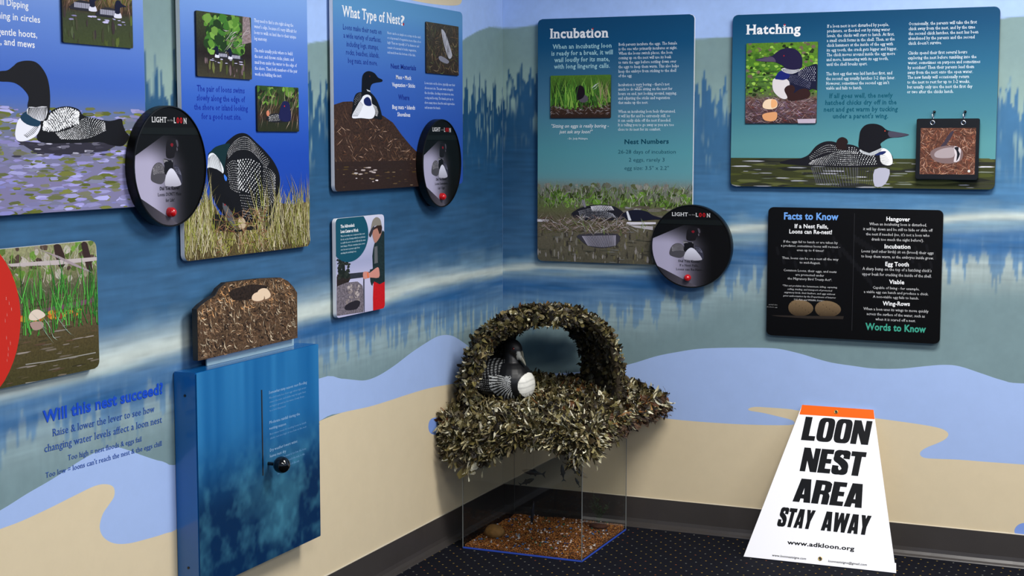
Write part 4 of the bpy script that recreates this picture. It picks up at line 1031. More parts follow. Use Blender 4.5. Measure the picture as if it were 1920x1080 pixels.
water(a, 130, .1, W, .0, .19, [C(84, 76, 50), C(60, 56, 34), C(110, 100, 86), C(70, 60, 30), C(140, 130, 120), C(96, 74, 56)], .0016, 12)
a.poly(px([(110, 680), (250, 655), (545, 590), (545, 610), (420, 650), (250, 675)]), C(112, 72, 92), sm=0)
a.blobs(40, *[P.at(38, 600)[0], P.at(150, 590)[0]], P.at(60, 606)[1], P.at(60, 590)[1], .005, 1.6, [C(190, 90, 40), C(200, 140, 50), C(130, 60, 40), C(90, 80, 40)])
a.blades(130, .2, W, .10, .19, .085, .0035, [C(60, 140, 50), C(40, 110, 40), C(90, 170, 70), C(70, 120, 50)], .3)
a.poly(px([(160, 695), (180, 668), (210, 660), (245, 680), (248, 700), (200, 722), (165, 718)]), C(222, 204, 186), sm=3)
a.poly(px([(165, 740), (200, 728), (240, 735), (235, 765), (190, 778)]), C(170, 140, 130), sm=3)
a.twigs(8, P.at(60, 620)[0], P.at(130, 620)[0], .09, .13, .07, .0016, [C(150, 170, 150)], -.8, .1)
for y in (905, 1010):
    a.poly(px([(140, y + 62), (300, y + 40), (535, y - 5), (535, y + 1), (300, y + 46), (140, y + 68)]), C(150, 146, 136))
A1, A2, A3 = P.at(37.5, 600), P.at(1, 479), P.at(6, 716)
ax, ay = A2; bx, by = A1; cx_, cy_ = A3
D = 2 * (ax * (by - cy_) + bx * (cy_ - ay) + cx_ * (ay - by))
ox = ((ax * ax + ay * ay) * (by - cy_) + (bx * bx + by * by) * (cy_ - ay) + (cx_ * cx_ + cy_ * cy_) * (ay - by)) / D
oy = ((ax * ax + ay * ay) * (cx_ - bx) + (bx * bx + by * by) * (ax - cx_) + (cx_ * cx_ + cy_ * cy_) * (bx - ax)) / D
a.disk(ox, oy, math.hypot(ax - ox, ay - oy), C(196, 42, 30), k=48)
for i, q in enumerate(['when water levels change,', 'by even a few inches', 'there may be not enough', 'room on loon nests', 'while incubating', '', 'on hot days, as well,', 'the water drops and can', 'leave eggs in the hot', 'sun as levels change,', 'and get too hot']):
    if q:
        e = {0: 11, 1: 16.5, 2: 21, 3: 12.5, 4: 9, 6: 11.5, 7: 19, 8: 15, 9: 14.5, 10: 12.5}[i]
        y = {0: 562, 1: 571.5, 2: 582, 3: 592.5, 4: 604, 6: 636, 7: 646, 8: 656.5, 9: 667.5, 10: 678}[i]
        uu, vv = P.at(e, y); a.text(q, uu, vv, .0135, C(240, 205, 195), align='R', serif=True, res=1, xs=.0125)
a.build('artwork', r)

# ---- small panel with the person by the lake
P = wallL(-1.306, .900, P_OFF); W, H = .309, .302
r = Apanel('info_panel', P, W, H, .014, .012, 'small white-edged panel with person in hat beside lake, under nest panel', edge=M_WHITE)
a = Art(P, W, H, .014, base=.0003)
px = lambda pts: [(620 + x / 5.4, 400 + y / 5.4) for x, y in pts]
a.vgrad(0, W, [(0, C(186, 184, 214)), (.1, C(196, 194, 222)), (.16, C(160, 164, 196)), (H, C(205, 206, 226))])
a.poly(px([(180, 610), (330, 595), (400, 590), (400, 640), (200, 665), (60, 720), (60, 640)]), C(48, 52, 62, .4))
a.poly(px([(65, 620), (190, 610), (200, 660), (180, 700), (60, 745)]), C(44, 36, 34, .6))
a.poly(px([(115, 480), (140, 480), (150, 640), (110, 640)]), C(30, 34, 32))
c0 = P.at(*px([(130, 560)])[0]); a.blobs(60, c0[0] - .035, c0[0] + .035, c0[1] - .03, c0[1] + .035, .005, 2.0, [C(30, 38, 34), C(44, 50, 44)])
a.poly(px([(165, 700), (270, 690), (320, 730), (335, 820), (330, 1000), (60, 1040), (60, 740)]), C(112, 104, 112, .9))
c0 = P.at(*px([(240, 760)])[0]); a.blobs(70, c0[0] - .05, c0[0] + .03, c0[1] - .05, c0[1] + .01, .004, 1.6, [C(176, 164, 160), C(96, 88, 96), C(140, 128, 126)])
a.poly(px([(150, 930), (250, 880), (300, 900), (260, 970), (150, 980)]), C(40, 36, 44), sm=2)
a.poly(px([(327, 700), (330, 600), (340, 600), (342, 1000), (334, 1000)]), C(70, 70, 84))
# person
a.poly(px([(432, 690), (545, 660), (550, 975), (428, 985), (426, 850)]), C(196, 24, 30, .2))
a.poly(px([(440, 310), (470, 260), (500, 220), (545, 190), (545, 690), (440, 690), (420, 735), (400, 690), (395, 570), (425, 560), (420, 430)]), C(30, 46, 48, .6), sm=2)
a.poly(px([(440, 340), (470, 330), (475, 500), (440, 510)]), C(96, 98, 100))
a.poly(px([(330, 595), (370, 590), (395, 600), (470, 545), (490, 580), (485, 650), (395, 650), (340, 665), (325, 640)]), C(206, 140, 126), sm=3)
a.poly(px([(366, 598), (378, 598), (384, 655), (370, 655)]), C(226, 110, 60))
a.poly(px([(420, 200), (440, 150), (500, 130), (515, 180), (490, 250), (450, 300), (430, 260)]), C(176, 124, 108), sm=3)
a.poly(px([(440, 140), (510, 110), (515, 180), (490, 210), (470, 150), (430, 170)]), C(50, 34, 30), sm=2)
a.poly(px([(384, 215), (400, 180), (415, 100), (430, 60), (460, 38), (495, 55), (510, 100), (505, 120), (440, 130), (420, 180), (400, 240)]), C(134, 128, 118), sm=3)
a.poly(px([(384, 215), (415, 150), (440, 128), (425, 185), (402, 242)]), C(50, 50, 58), sm=2)
# teal quarter circle
cc = P.at(*px([(118, 200)])[0]); e1 = P.at(*px([(379, 200)])[0]); e2 = P.at(*px([(190, 492)])[0])
eu, ev_ = e1[0] - e2[0], e1[1] - e2[1]
a.poly([(e2[0] + eu * math.cos(6.2832 * i / 48), e1[1] + ev_ * math.sin(6.2832 * i / 48)) for i in range(48)], C(20, 78, 98), px=False)
a.textpx('The Adirondack', 638, 664.5, (427.5, 424.5), 5.6, WHT, bold=.03, serif=True)
a.textpx('Loon Center at Work', 638, 671.5, (437, 434), 5.6, WHT, bold=.03, serif=True)
a.para(['When boat wakes are so numerous that a nest', 'floods, we place floating artificial nest platforms', 'to enable the nest to rise and fall with the water', 'level changes. We also sometimes place covers', 'over the nest to prevent eagles from', 'attacking the incubating loons.'], 638, 685, 444.5, 476.5, C(205, 222, 228), serif=True, fill=.75)
a.build('artwork', r)

# ---- nest-shaped cutout above the lever box
P = wallL(-2.021, .866, .045)
r = empty('nest_cutout', P.matrix()); tag(r, 'nest-shaped photo cutout with two eggs standing above blue lever box', 'cutout')
out = P.ats([(371.5, 676.5), (369.5, 580), (378, 571), (392, 561), (404, 554), (411, 541), (424, 530), (450, 526.5), (490, 522), (526, 520.5), (540, 527), (550, 538), (557, 549), (557.7, 633.5)])
V, F = slab(out[::-1] if sum((b[0] - a_[0]) * (b[1] + a_[1]) for a_, b in zip(out, out[1:] + out[:1])) > 0 else out, .016); mesh_obj('board', V, F, M_CORE, r)
a = Art(P, base=.0003)
oc = out
def inpoly(x, y):
    c = False
    for (x0, y0), (x1, y1) in zip(oc, oc[1:] + oc[:1]):
        if (y0 > y) != (y1 > y) and x < (x1 - x0) * (y - y0) / (y1 - y0) + x0: c = not c
    return c
a.poly(out, C(84, 64, 46, 1.0), px=False)
xs = [p[0] for p in out]; ys = [p[1] for p in out]
def tw(g, i):
    u, v = g.uniform(min(xs), max(xs)), g.uniform(min(ys), max(ys)); an = g.uniform(0, 3.14); l = g.uniform(.008, .035); w_ = g.uniform(.0006, .0018)
    dx, dy = math.cos(an) * l / 2, math.sin(an) * l / 2
    if not all(inpoly(u + k * dx, v + k * dy) for k in (-1, 0, 1)): return None
    top = v > P.at(450, 585)[1]
    c = jit(g.choice([C(160, 128, 96), C(205, 186, 156), C(110, 80, 58), C(210, 156, 104) if top else C(90, 70, 56), C(40, 30, 24), C(26, 20, 18), C(130, 104, 80), C(50, 38, 30)]), g, .25)
    bx_, by_ = -dy * .3, dx * .3
    return [(u - dx, v - dy), (u + bx_ - w_, v + by_ - w_), (u + dx, v + dy), (u + bx_ + w_, v + by_ + w_)], c
a.many(2000, tw, 5e-4)
px = lambda pts: [(x / 3, 360 + y / 3) for x, y in pts]
a.poly(px([(1290, 560), (1330, 540), (1420, 520), (1500, 530), (1480, 560), (1420, 600), (1330, 610), (1295, 590)]), C(44, 34, 28, 1), sm=3)
for pts in ([(1448, 560), (1470, 543), (1500, 545), (1520, 572), (1515, 592), (1485, 604), (1455, 590)], [(1415, 590), (1430, 570), (1460, 562), (1482, 580), (1480, 604), (1450, 614), (1420, 608)]):
    a.poly(px([(x + 5, y + 9) for x, y in pts]), C(120, 92, 70), sm=4); a.poly(px(pts), C(226, 200, 170), sm=4)
a.build('photo_print', r)
box_obj('riser_plate', (.03, .46, .018, .022, -.0165, .04), plain('clear_riser', C(150, 178, 190), .15, spec=.6), r)
box_obj('wall_bracket', (.05, .42, .022, .045, .0, .03), M_BLACK, r)

# ------------------------------------------------------------------ "Light on the Loon" discs
def disc(Pw, label, lines, R=.15):
    """Pw: plane whose origin is the disc's centre on the wall"""
    T = .050
    F_ = Plane(Pw.O + Pw.N * T, Pw.U, Pw.V)
    r = empty('light_disc', F_.matrix()); tag(r, label, 'light box', 'round button-lit loon discs')
    n = 72; ring = lambda rad, y: [(rad * math.cos(6.28318 * i / n), y, rad * math.sin(6.28318 * i / n)) for i in range(n)]
    V = ring(R - .004, .004) + ring(R - .0035, 0) + ring(R - .001, .0005) + ring(R, .003) + ring(R, T - .0245)
    F = [tuple(range(n))] + [(k * n + i, (k + 1) * n + i, (k + 1) * n + (i + 1) % n, k * n + (i + 1) % n) for k in range(4) for i in range(n)] + [tuple(4 * n + i for i in range(n))[::-1]]
    mesh_obj('housing', V, F, M_HOUSE, r)
    q = lambda x, y: ((x - 518) / 460 * R, (548 - y) / 467 * R)
    box_obj('bracket', (-.02, .02, T - .0245, T - .001, -.145, -.10) if Pw.O[0] == 0 else (.03, .07, T - .0245, T - .001, -.12, -.07), M_CORE, r)
    a = Art(F_, base=-.0035)
    Rf = R - .0045
    a.clampp = lambda u, v: (u, v) if math.hypot(u, v) <= Rf else (u / math.hypot(u, v) * Rf, v / math.hypot(u, v) * Rf)
    def fog(u, v):
        x = u / R; y = v / R
        t = (x + 1) * .5
        base = 168 * (1 - sstep(.22, .80, t + .12 * (y > 0) * y + .15 * max(0, y)))
        base = base * (1 - .75 * float(sstep(.05, .55, y)) * (1 - .3 * t)) + 8
        base = float(base)
        return C(base * .97, base * .94, base * 1.08)
    a.field(-R, R, -R, R, 64, 64, fog)
    arc = lambda a0, a1, m: [(Rf * math.cos(math.radians(a0 + (a1 - a0) * i / m)), Rf * math.sin(math.radians(a0 + (a1 - a0) * i / m))) for i in range(m + 1)]
    # header and beam edges
    A0, A1 = q(66, 465), q(480, 290)
    a.poly([A1, (R * .93, A1[1])] + arc(33, math.degrees(math.atan2(A0[1], A0[0])), 30), C(9, 10, 12), px=False)
    B0, B1 = q(122, 785), q(598, 1012)
    a.poly([B0, B1] + arc(math.degrees(math.atan2(B1[1], B1[0])), math.degrees(math.atan2(B0[1], B0[0])), 16), lambda u, v: mix(C(40, 40, 46), C(92, 86, 96), max(0, min(1, (u + .12) / .16))), px=False)
    h0, h1 = q(110, 222), q(960, 290)
    a.poly([(-R * .80, q(0, 225)[1]), (R * .78, q(0, 225)[1]), (R * .90, q(0, 285)[1]), (-R * .92, q(0, 285)[1])], C(17, 22, 22), px=False)
    a.poly([(-R * .86, q(0, 283)[1]), (R * .88, q(0, 286)[1]), (R * .88, q(0, 296)[1]), (-R * .88, q(0, 293)[1])], C(2, 3, 3), px=False)
    # faint loon in fog
    Q = lambda pts: [q(*p) for p in pts]
    a.poly(Q([(470, 480), (465, 400), (480, 355), (520, 335), (580, 332), (620, 345), (635, 380), (620, 430), (580, 440), (560, 480)]), C(24, 22, 26), px=False, sm=4)
    a.poly(Q([(590, 345), (612, 350), (622, 385), (608, 400), (598, 375)]), C(78, 74, 84), px=False, sm=3); a.poly(Q([(600, 400), (612, 415), (604, 432), (596, 415)]), C(90, 86, 96), px=False, sm=2)
    a.poly(Q([(520, 380), (540, 368), (558, 380), (540, 398)]), C(120, 22, 34), px=False, sm=3)
    a.poly(Q([(270, 640), (290, 560), (340, 520), (400, 520), (440, 560), (445, 640), (400, 680), (320, 670)]), C(74, 72, 78), px=False, sm=4)
    a.dots((Q([(292, 560), (350, 522), (430, 530)]), Q([(300, 610), (360, 600), (440, 600)])), 8, 13, .0013, .0013, C(170, 166, 170), px=False, asp=1.0)
    a.poly(Q([(560, 545), (610, 550), (650, 600), (660, 680), (620, 690)]), C(52, 52, 66), px=False, sm=4)
    a.dots((Q([(565, 550), (610, 555), (645, 600)]), Q([(580, 600), (620, 610), (650, 620)])), 4, 10, .0011, .0011, C(150, 150, 170), px=False, asp=1.0)
    a.poly(Q([(425, 495), (455, 490), (500, 500), (545, 505), (550, 560), (560, 590), (500, 620), (440, 600), (440, 540)]), C(20, 20, 25), px=False, sm=3)
    a.poly(Q([(425, 492), (470, 498), (490, 508), (455, 510), (432, 524)]), C(130, 128, 132), px=False); a.poly(Q([(525, 495), (545, 502), (542, 518), (530, 508)]), C(110, 110, 116), px=False)
    a.poly(Q([(440, 690), (445, 640), (475, 590), (515, 563), (555, 575), (600, 620), (635, 665), (640, 695), (560, 705), (480, 700)]), lambda u, v: mix(C(215, 215, 228), C(168, 165, 178), max(0, min(1, (-v - .01) / .04))), px=False, sm=4)
    def tx(s, x0, x1, y, hh, c, **k):
        u0, v = q(x0, y); u1, _ = q(x1, y); a.text(s, u0, v, hh / 467 * R / .73, c, width=u1 - u0, **k)
    tx('LIGHT', 293, 478, 210, 42, C(205, 205, 205), serif=True, bold=.02)
    tx('on the', 484, 560, 200, 16, C(150, 150, 150), serif=True, res=1); tx('L', 566, 596, 214, 44, C(205, 205, 205), serif=True, bold=.02)
    for x in (620, 662):
        u, v = q(x, 193); 
        for rr, cc in ((.0066, C(168, 20, 28)), (.0034, C(9, 10, 12))): a.up(); a.face([(u + rr * .8 * math.cos(6.2832 * i / 16) * (1 if rr > .005 else .7), v + rr * 1.15 * math.sin(6.2832 * i / 16)) for i in range(16)], cc)
    tx('N', 692, 733, 217, 45, C(205, 205, 205), serif=True, bold=.02)
    for i, (s, x0, x1, bold) in enumerate(lines):
        tx(s, x0, x1, 727 + i * 46, 27, C(22, 22, 26), serif=True, bold=.02 if bold else 0)
    a.build('face_print', r)
    # domed red button
    bu, bv = q(487, 900); br = .0125
    V, F = [], []; m = 6; n = 20
    V.append((bu, -.0165, bv))
    for k in range(1, m + 1):
        t = k / m * math.pi / 2
        for i in range(n): V.append((bu + br * math.sin(t) * math.cos(6.2832 * i / n), -.0045 - .012 * math.cos(t), bv + br * math.sin(t) * math.sin(6.2832 * i / n)))
    for i in range(n): V.append((bu + br * math.cos(6.2832 * i / n), .003, bv + br * math.sin(6.2832 * i / n)))
    F += [(0, 1 + (i + 1) % n, 1 + i) for i in range(n)]
    for k in range(m): F += [(1 + k * n + i, 1 + k * n + (i + 1) % n, 1 + (k + 1) * n + (i + 1) % n, 1 + (k + 1) * n + i) for i in range(n)]
    mesh_obj('button', V, F, M_RED, r, smooth=True)
    return r
DY = 'Did You Know?'
disc(Plane((0, -2.158, 1.374), (0, 1, 0), (0, 0, 1)), 'round black light disc between the swimming loon and stooping loon panels',
     [(DY, 376, 626, 1), ("Loons DON'T Mate", 350, 645, 0), ('for Life!', 445, 555, 0)])
disc(Plane((0, -.622, 1.359), (0, 1, 0), (0, 0, 1)), 'round black light disc nearest the corner, on nest type panel',
     [(DY, 376, 626, 1), ('Loons Sometimes', 350, 645, 0), ('Lay 3 Eggs', 420, 580, 0)])
disc(Plane((.7595, 0, 1.0576), (1, 0, 0), (0, 0, 1)), 'round black light disc on right wall below the Incubation panel',
     [(DY, 376, 626, 1), ('If a Nest Fails,', 390, 605, 0), ('Loons can Re-Nest', 350, 645, 0)])

# ------------------------------------------------------------------ lever box
P = wallL(-2.104, .279, .072); W, H = .604, .570
r = empty('lever_box', P.matrix()); tag(r, 'blue metal wall box with black lever knob and underwater picture', 'box')
M_BOX = plain('blue_box_metal', C(12, 92, 158), .22, nscale=5, namp=.08, spec=.6, coat=.4)
bm = bmesh.new(); box(bm, 0, W, .0015, .072, 0, H)
bm_obj('body', bm, M_BOX, r, bevel=.003)
a = Art(P, W, H, .002, base=.0002)
def sea(u, v):
    x, y = u / W, v / H
    n = float(fbm(np.array([u * 9.]), np.array([v * 9.]), 3, 4)[0]); n2 = float(fbm(np.array([u * 28.]), np.array([v * 28.]), 8, 3)[0])
    ray = float(fbm(np.array([u * 22.]), np.array([v * .8]), 21, 2)[0])
    top = mix(C(16, 92, 150), C(48, 126, 180), max(0, ray * 1.6 - .4))
    bot = mix(C(2, 40, 76), C(74, 142, 164), max(0, min(1, (n - .40) * 2.4)) * .55 + max(0, (n2 - .46)) * 1.1)
    t = float(sstep(.75, .3, y)); c = mix(top, bot, t)
    return mix(c, C(2, 40, 84), max(0, (1 - y) * .35 - .05)) 
a.field(0, W, 0, H, 150, 150, sea)
aw = [C(150, 180, 208), C(86, 124, 168)]
a.textpx('Somewhat rainy season: nest flooding', 504, 575, (739, 719), 5.5, aw[0], shear=.1, res=1)
a.para(['Flooded nests lose their eggs when high water', 'covers the nest, and adults may try again later', 'on higher ground as the water slowly drops', 'to a level they need.'], 505, 574, 748, 772, C(108, 150, 190), fill=.7)
a.textpx('Moderate rainfall during the', 505, 562, (795, 778), 5.5, aw[0], shear=.1, res=1); a.textpx('nesting season', 505, 536, (806, 797), 5.5, aw[0], shear=.1, res=1)
a.para(['Best water levels for nesting loons to hatch', 'chicks: not too high or too low on the nest.'], 506, 575, 816, 824, C(108, 150, 190), fill=.7)
a.textpx('Dry weather lowers water,', 506, 558, (847, 829), 5.5, aw[0], shear=.1, res=1); a.textpx('leaves nest dry', 506, 536, (858, 848), 5.5, aw[0], shear=.1, res=1)
a.para(['When the water is too low, the loons', 'can no longer reach the nest, so the', 'eggs are left alone in the sun', 'and they chill'], 520, 574, 862, 890, C(108, 150, 190), fill=.7)
a.build('front_print', r)
s0, s1 = P.at(490, 731), P.at(491.5, 892)
box_obj('slot', (s0[0] - .002, s0[0] + .0025, -.0014, .001, s1[1], s0[1]), M_BLACK, r)
kx, kz = P.at(503, 869)
V, F = tube_path([(kx, .0, kz), (kx, -.030, kz)], .005, 12); lever = mesh_obj('lever_knob', V, F, M_BLACKG, r)
bm = bmesh.new(); bmesh.ops.create_uvsphere(bm, u_segments=28, v_segments=18, radius=.0235)
bmesh.ops.translate(bm, verts=bm.verts, vec=(kx, -.043, kz)); kb = bm_obj('ball', bm, M_BLACKG, lever, smooth=True)
for zz in (.06, .51):
    V, F = tube_path([(-.0012, .036, zz), (.001, .036, zz)], .0035, 10); mesh_obj('screw', V, F, M_BLACK, r)

# ------------------------------------------------------------------ yard sign leaning on the wall
b0 = np.array([1.022, -.262, .001]); b1 = np.array([1.541, -.250, .001])
mid = (b0 + b1) / 2; topc = np.array([1.286, -.012, .5045])
Ud = (b1 - b0) / np.linalg.norm(b1 - b0); Vd = topc - mid; Vd -= Ud * (Vd @ Ud); Hs = np.linalg.norm(Vd)
P = Plane(b0, Ud, Vd); W = np.linalg.norm(b1 - b0)
r = empty('yard_sign', P.matrix()); tag(r, 'white wedge-shaped LOON NEST AREA sign with orange top leaning on wall', 'sign')
tl, tr = P.at(1504, 759), P.at(1638, 768.5); bl, br_ = P.at(1394, 1043.5), P.at(1680, 1074.5)
M_SIGN = plain('white_plastic_sheet', C(250, 249, 252), .35)
out = [bl, br_, tr, tl]
V, F = slab(out, .004, .0004); o = mesh_obj('sheet', V, F, M_SIGN, r)
a = Art(P, base=.0003)
ol, orr = P.at(1499, 777), P.at(1640, 786)
a.poly([tl, tr, orr, ol][::-1], C(242, 100, 14), px=False)
a.build('orange_band', r)
SA = a
INK = C(12, 14, 18)
def glyph(ch):
    """heavy condensed capitals on a cell 1 high; returns (width, [polygons])"""
    R_ = lambda x0, x1, y0, y1: [(x0, y0), (x1, y0), (x1, y1), (x0, y1)]
    def ringp(w, t, n=28, y0=-.01, y1=1.01, hx=.10):
        ps = []
        def pt(rx, ry, k):
            th = 6.28318 * k / n; c, s_ = math.cos(th), math.sin(th)
            return (w / 2 + rx * math.copysign(abs(c) ** .55, c), (y0 + y1) / 2 + ry * math.copysign(abs(s_) ** .45 if ry > .3 else abs(s_) ** .6, s_))
        ry = (y1 - y0) / 2
        for k in range(n): ps.append([pt(w / 2, ry, k), pt(w / 2, ry, k + 1), pt(w / 2 - t, ry - .17, k + 1), pt(w / 2 - t, ry - .17, k)])
        return ps
    S = .24
    if ch == 'L': return .46, [R_(0, S, 0, 1), R_(0, .46, 0, .2)]
    if ch == 'O': return .56, ringp(.56, .225)
    if ch == 'N': return .60, [R_(0, .20, 0, 1), R_(.40, .60, 0, 1), [(.0, 1), (.23, 1), (.60, 0), (.37, 0)]]
    if ch == 'E': return .46, [R_(0, S, 0, 1), R_(0, .45, 0, .19), R_(0, .42, .41, .60), R_(0, .45, .81, 1)]
    if ch == 'T': return .52, [R_(.14, .38, 0, 1), R_(0, .52, .80, 1)]
    if ch == 'A': return .60, [[(0, 0), (.23, 0), (.345, 1), (.13, 1)], [(.37, 0), (.60, 0), (.47, 1), (.255, 1)], R_(.14, .46, .16, .34)]
    if ch == 'R': return .58, [R_(0, S, 0, 1), R_(0, .36, .82, 1), R_(0, .36, .41, .58), [(.33, .82), (.33, 1), (.48, .97), (.57, .88), (.57, .57), (.48, .47), (.33, .41), (.33, .58), (.345, .6), (.345, .8)], [(.335, 0), (.56, 0), (.57, .10), (.57, .36), (.52, .48), (.3, .50), (.3, .42), (.335, .38)]]
    if ch == 'Y': return .58, [[(0, 1), (.235, 1), (.41, .40), (.17, .40)], [(.58, 1), (.345, 1), (.17, .42), (.41, .40)], R_(.17, .41, 0, .44)]
    if ch == 'W': return .88, [[(0, 1), (.22, 1), (.33, 0), (.12, 0)], [(.12, 0), (.34, 0), (.53, 1), (.35, 1)], [(.35, 1), (.53, 1), (.76, 0), (.54, 0)], [(.54, 0), (.76, 0), (.88, 1), (.66, 1)]]
    if ch == 'S':
        c = [(.44, .66), (.445, .78), (.42, .88), (.28, .915), (.14, .88), (.105, .76), (.13, .64), (.28, .53), (.40, .41), (.45, .26), (.42, .13), (.28, .085), (.14, .12), (.105, .24), (.108, .36)]
        c = smooth(c, 4, False); ps = []
        for i in range(len(c) - 1):
            def off(j):
                p0, p1 = c[max(j - 1, 0)], c[min(j + 1, len(c) - 1)]; dx, dy = p1[0] - p0[0], p1[1] - p0[1]; L = math.hypot(dx, dy)
                h = .108 * abs(dy / L) + .088 * abs(dx / L)
                return (-dy / L * h, dx / L * h)
            o0, o1 = off(i), off(i + 1)
            ps.append([(c[i][0] - o0[0], c[i][1] - o0[1]), (c[i + 1][0] - o1[0], c[i + 1][1] - o1[1]), (c[i + 1][0] + o1[0], c[i + 1][1] + o1[1]), (c[i][0] + o0[0], c[i][1] + o0[1])])
        return .555, ps
    return .22, []
def heavy(word, pbl, pbr, ptl, shear):
    """capitals between traced bottom-left, bottom-right and top-left points on the sheet"""
    A_, B_, T_ = P.at(*pbl), P.at(*pbr), P.at(*ptl)
    tot = sum(glyph(c)[0] for c in word) + .03 * (len(word) - 1)
    hh = math.hypot(T_[1] - A_[1], 0); sx = (B_[0] - A_[0]) / tot; x = 0; a.up(2)
    sl = (B_[1] - A_[1]) / (B_[0] - A_[0])
    for c in word:
        w_, ps = glyph(c)
        for p in ps:
            q_ = [(A_[0] + (x + s_) * sx + t_ * hh * shear, A_[1] + t_ * hh + (x + s_) * sx * sl) for s_, t_ in p]
            ar = sum(q_[i][0] * q_[(i + 1) % len(q_)][1] - q_[(i + 1) % len(q_)][0] * q_[i][1] for i in range(len(q_)))
            if ar < 0: q_ = q_[::-1]
            a.up(.3); 
            tri = tessellate_polygon([[Vector((u, v, 0)) for u, v in q_]])
            for t3 in tri: 
                z = [q_[k] for k in t3]
                if (z[1][0] - z[0][0]) * (z[2][1] - z[0][1]) - (z[2][0] - z[0][0]) * (z[1][1] - z[0][1]) < 0: z = z[::-1]
                a.face(z, INK)
        x += w_ + .03
f = lambda x, y: (1360 + x / 3.178, 740 + y / 3.178)
def line(): 
    global a
    if a is not SA: a.build('lettering', r)
    a = Art(P, base=.0004, step=2e-5)
line()
heavy('LOON', f(450, 270), f(850, 300), f(466, 130), .10)
line()
heavy('NEST', f(442, 455), f(815, 487), f(456, 313), .10)
line()
heavy('AREA', f(400, 636), f(812, 676), f(436, 498), .12)
line()
heavy('STAY', f(306, 782), f(510, 803), f(330, 670), .16)
heavy('AWAY', f(568, 808), f(850, 838), f(590, 694), .10)
line()
a.textpx('www.adkloon.org', f(368, 0)[0], f(768, 0)[0], (f(0, 890)[1], f(0, 930)[1]), 7.5, INK, bold=.03, res=3)
line()
a.textpx('www.loonnestsigns.com', f(277, 0)[0], f(480, 0)[0], (f(0, 962)[1], f(0, 984)[1]), 4, INK, bold=.02, shear=.15)
line()
a.textpx('loonnestsigns@gmail.com', f(612, 0)[0], f(842, 0)[0], (f(0, 997)[1], f(0, 1020)[1]), 4, INK, bold=.02, shear=.15)
a.build('lettering', r)
fl0, fl1 = P.at(*f(140, 912)), P.at(*f(1012, 1003))
V, F = slab([(bl[0] + .001, bl[1] + .0005), (br_[0] + .0005, br_[1] + .0005), (fl1[0] + .003, fl1[1]), (fl0[0] - .001, fl0[1])], .0006, .0001); o = mesh_obj('bottom_strip', V, F, M_SIGN, r); o.location = (0, -.0001, 0)
for gx, gy in ((660, 103), (565, 978)):
    gu, gv = P.at(*f(gx, gy)); V, F = [], []
    n1, n2 = 18, 6
    for i in range(n1):
        for j in range(n2):
            A0 = 6.2832 * i / n1; B0 = 6.2832 * j / n2; rr = .0058 + .0016 * math.cos(B0)
            V.append((gu + rr * math.cos(A0), -.0010 - .0012 * math.sin(B0), gv + rr * math.sin(A0)))
    for i in range(n1):
        for j in range(n2): F.append((i * n2 + j, ((i + 1) % n1) * n2 + j, ((i + 1) % n1) * n2 + (j + 1) % n2, i * n2 + (j + 1) % n2))
    gr = mesh_obj('grommet', V, F, M_BRASS, r, smooth=True)
    mesh_obj('hole', [(gu + .0045 * math.cos(6.2832 * i / 14), -.0008, gv + .0045 * math.sin(6.2832 * i / 14)) for i in range(14)], [tuple(range(14))], M_CORE, gr)

# ------------------------------------------------------------------ acrylic tank on the floor
def acrylic():
    t = NT('clear_acrylic')
    tr = t.node('ShaderNodeBsdfTransparent'); tr.inputs[0].default_value = (.93, .94, .94, 1)
    gl = t.node('ShaderNodeBsdfGlossy'); gl.inputs['Roughness'].default_value = .02
    lw = t.node('ShaderNodeLayerWeight'); lw.inputs[0].default_value = .5; fr5 = t.math('MULTIPLY_ADD', t.math('POWER', lw.outputs['Facing'], 5.0), .7, .035)
    mx = t.node('ShaderNodeMixShader'); t.link(fr5, mx.inputs[0]); t.link(tr.outputs[0], mx.inputs[1]); t.link(gl.outputs[0], mx.inputs[2])
    t.link(mx.outputs[0], t.out.inputs[0]); return t.m
M_ACR = acrylic()
M_EDGE = plain('polished_acrylic_edge', C(120, 124, 122), .3)
TX0, TX1, TY0, TY1, TZ = .084, .533, -.543, -.082, .455
tank = empty('display_tank', loc=((TX0 + TX1) / 2, (TY0 + TY1) / 2, 0)); tag(tank, 'clear acrylic display tank on the carpet in the room corner', 'tank')
ox_, oy_ = (TX0 + TX1) / 2, (TY0 + TY1) / 2
def tb(name, b, m, par=tank):
    o = box_obj(name, (b[0] - ox_, b[1] - ox_, b[2] - oy_, b[3] - oy_, b[4], b[5]), m, par); return o
g = .004
tb('pane', (TX0, TX1, TY0, TY0 + g, .004, TZ), M_ACR); tb('pane', (TX0, TX1, TY1 - g, TY1, .004, TZ), M_ACR)
tb('pane', (TX0, TX0 + g, TY0 + g, TY1 - g, .004, TZ), M_ACR); tb('pane', (TX1 - g, TX1, TY0 + g, TY1 - g, .004, TZ), M_ACR)
tb('base_plate', (TX0, TX1, TY0, TY1, .0005, .004), M_CORE)
for x, y in ((TX0, TY0), (TX1, TY0), (TX0, TY1), (TX1, TY1)):
    tb('corner_edge', (x - .0012, x + .0012, y - .0012, y + .0012, .004, TZ), M_EDGE)
M_TAPE = plain('blue_masking_tape', C(52, 84, 190), .5)
tb('tape_strip', (TX0, TX1, TY0 - .0012, TY0 - .0004, .001, .007), M_TAPE); tb('tape_strip', (TX1 + .0004, TX1 + .0012, TY0, TY1, .001, .007), M_TAPE)
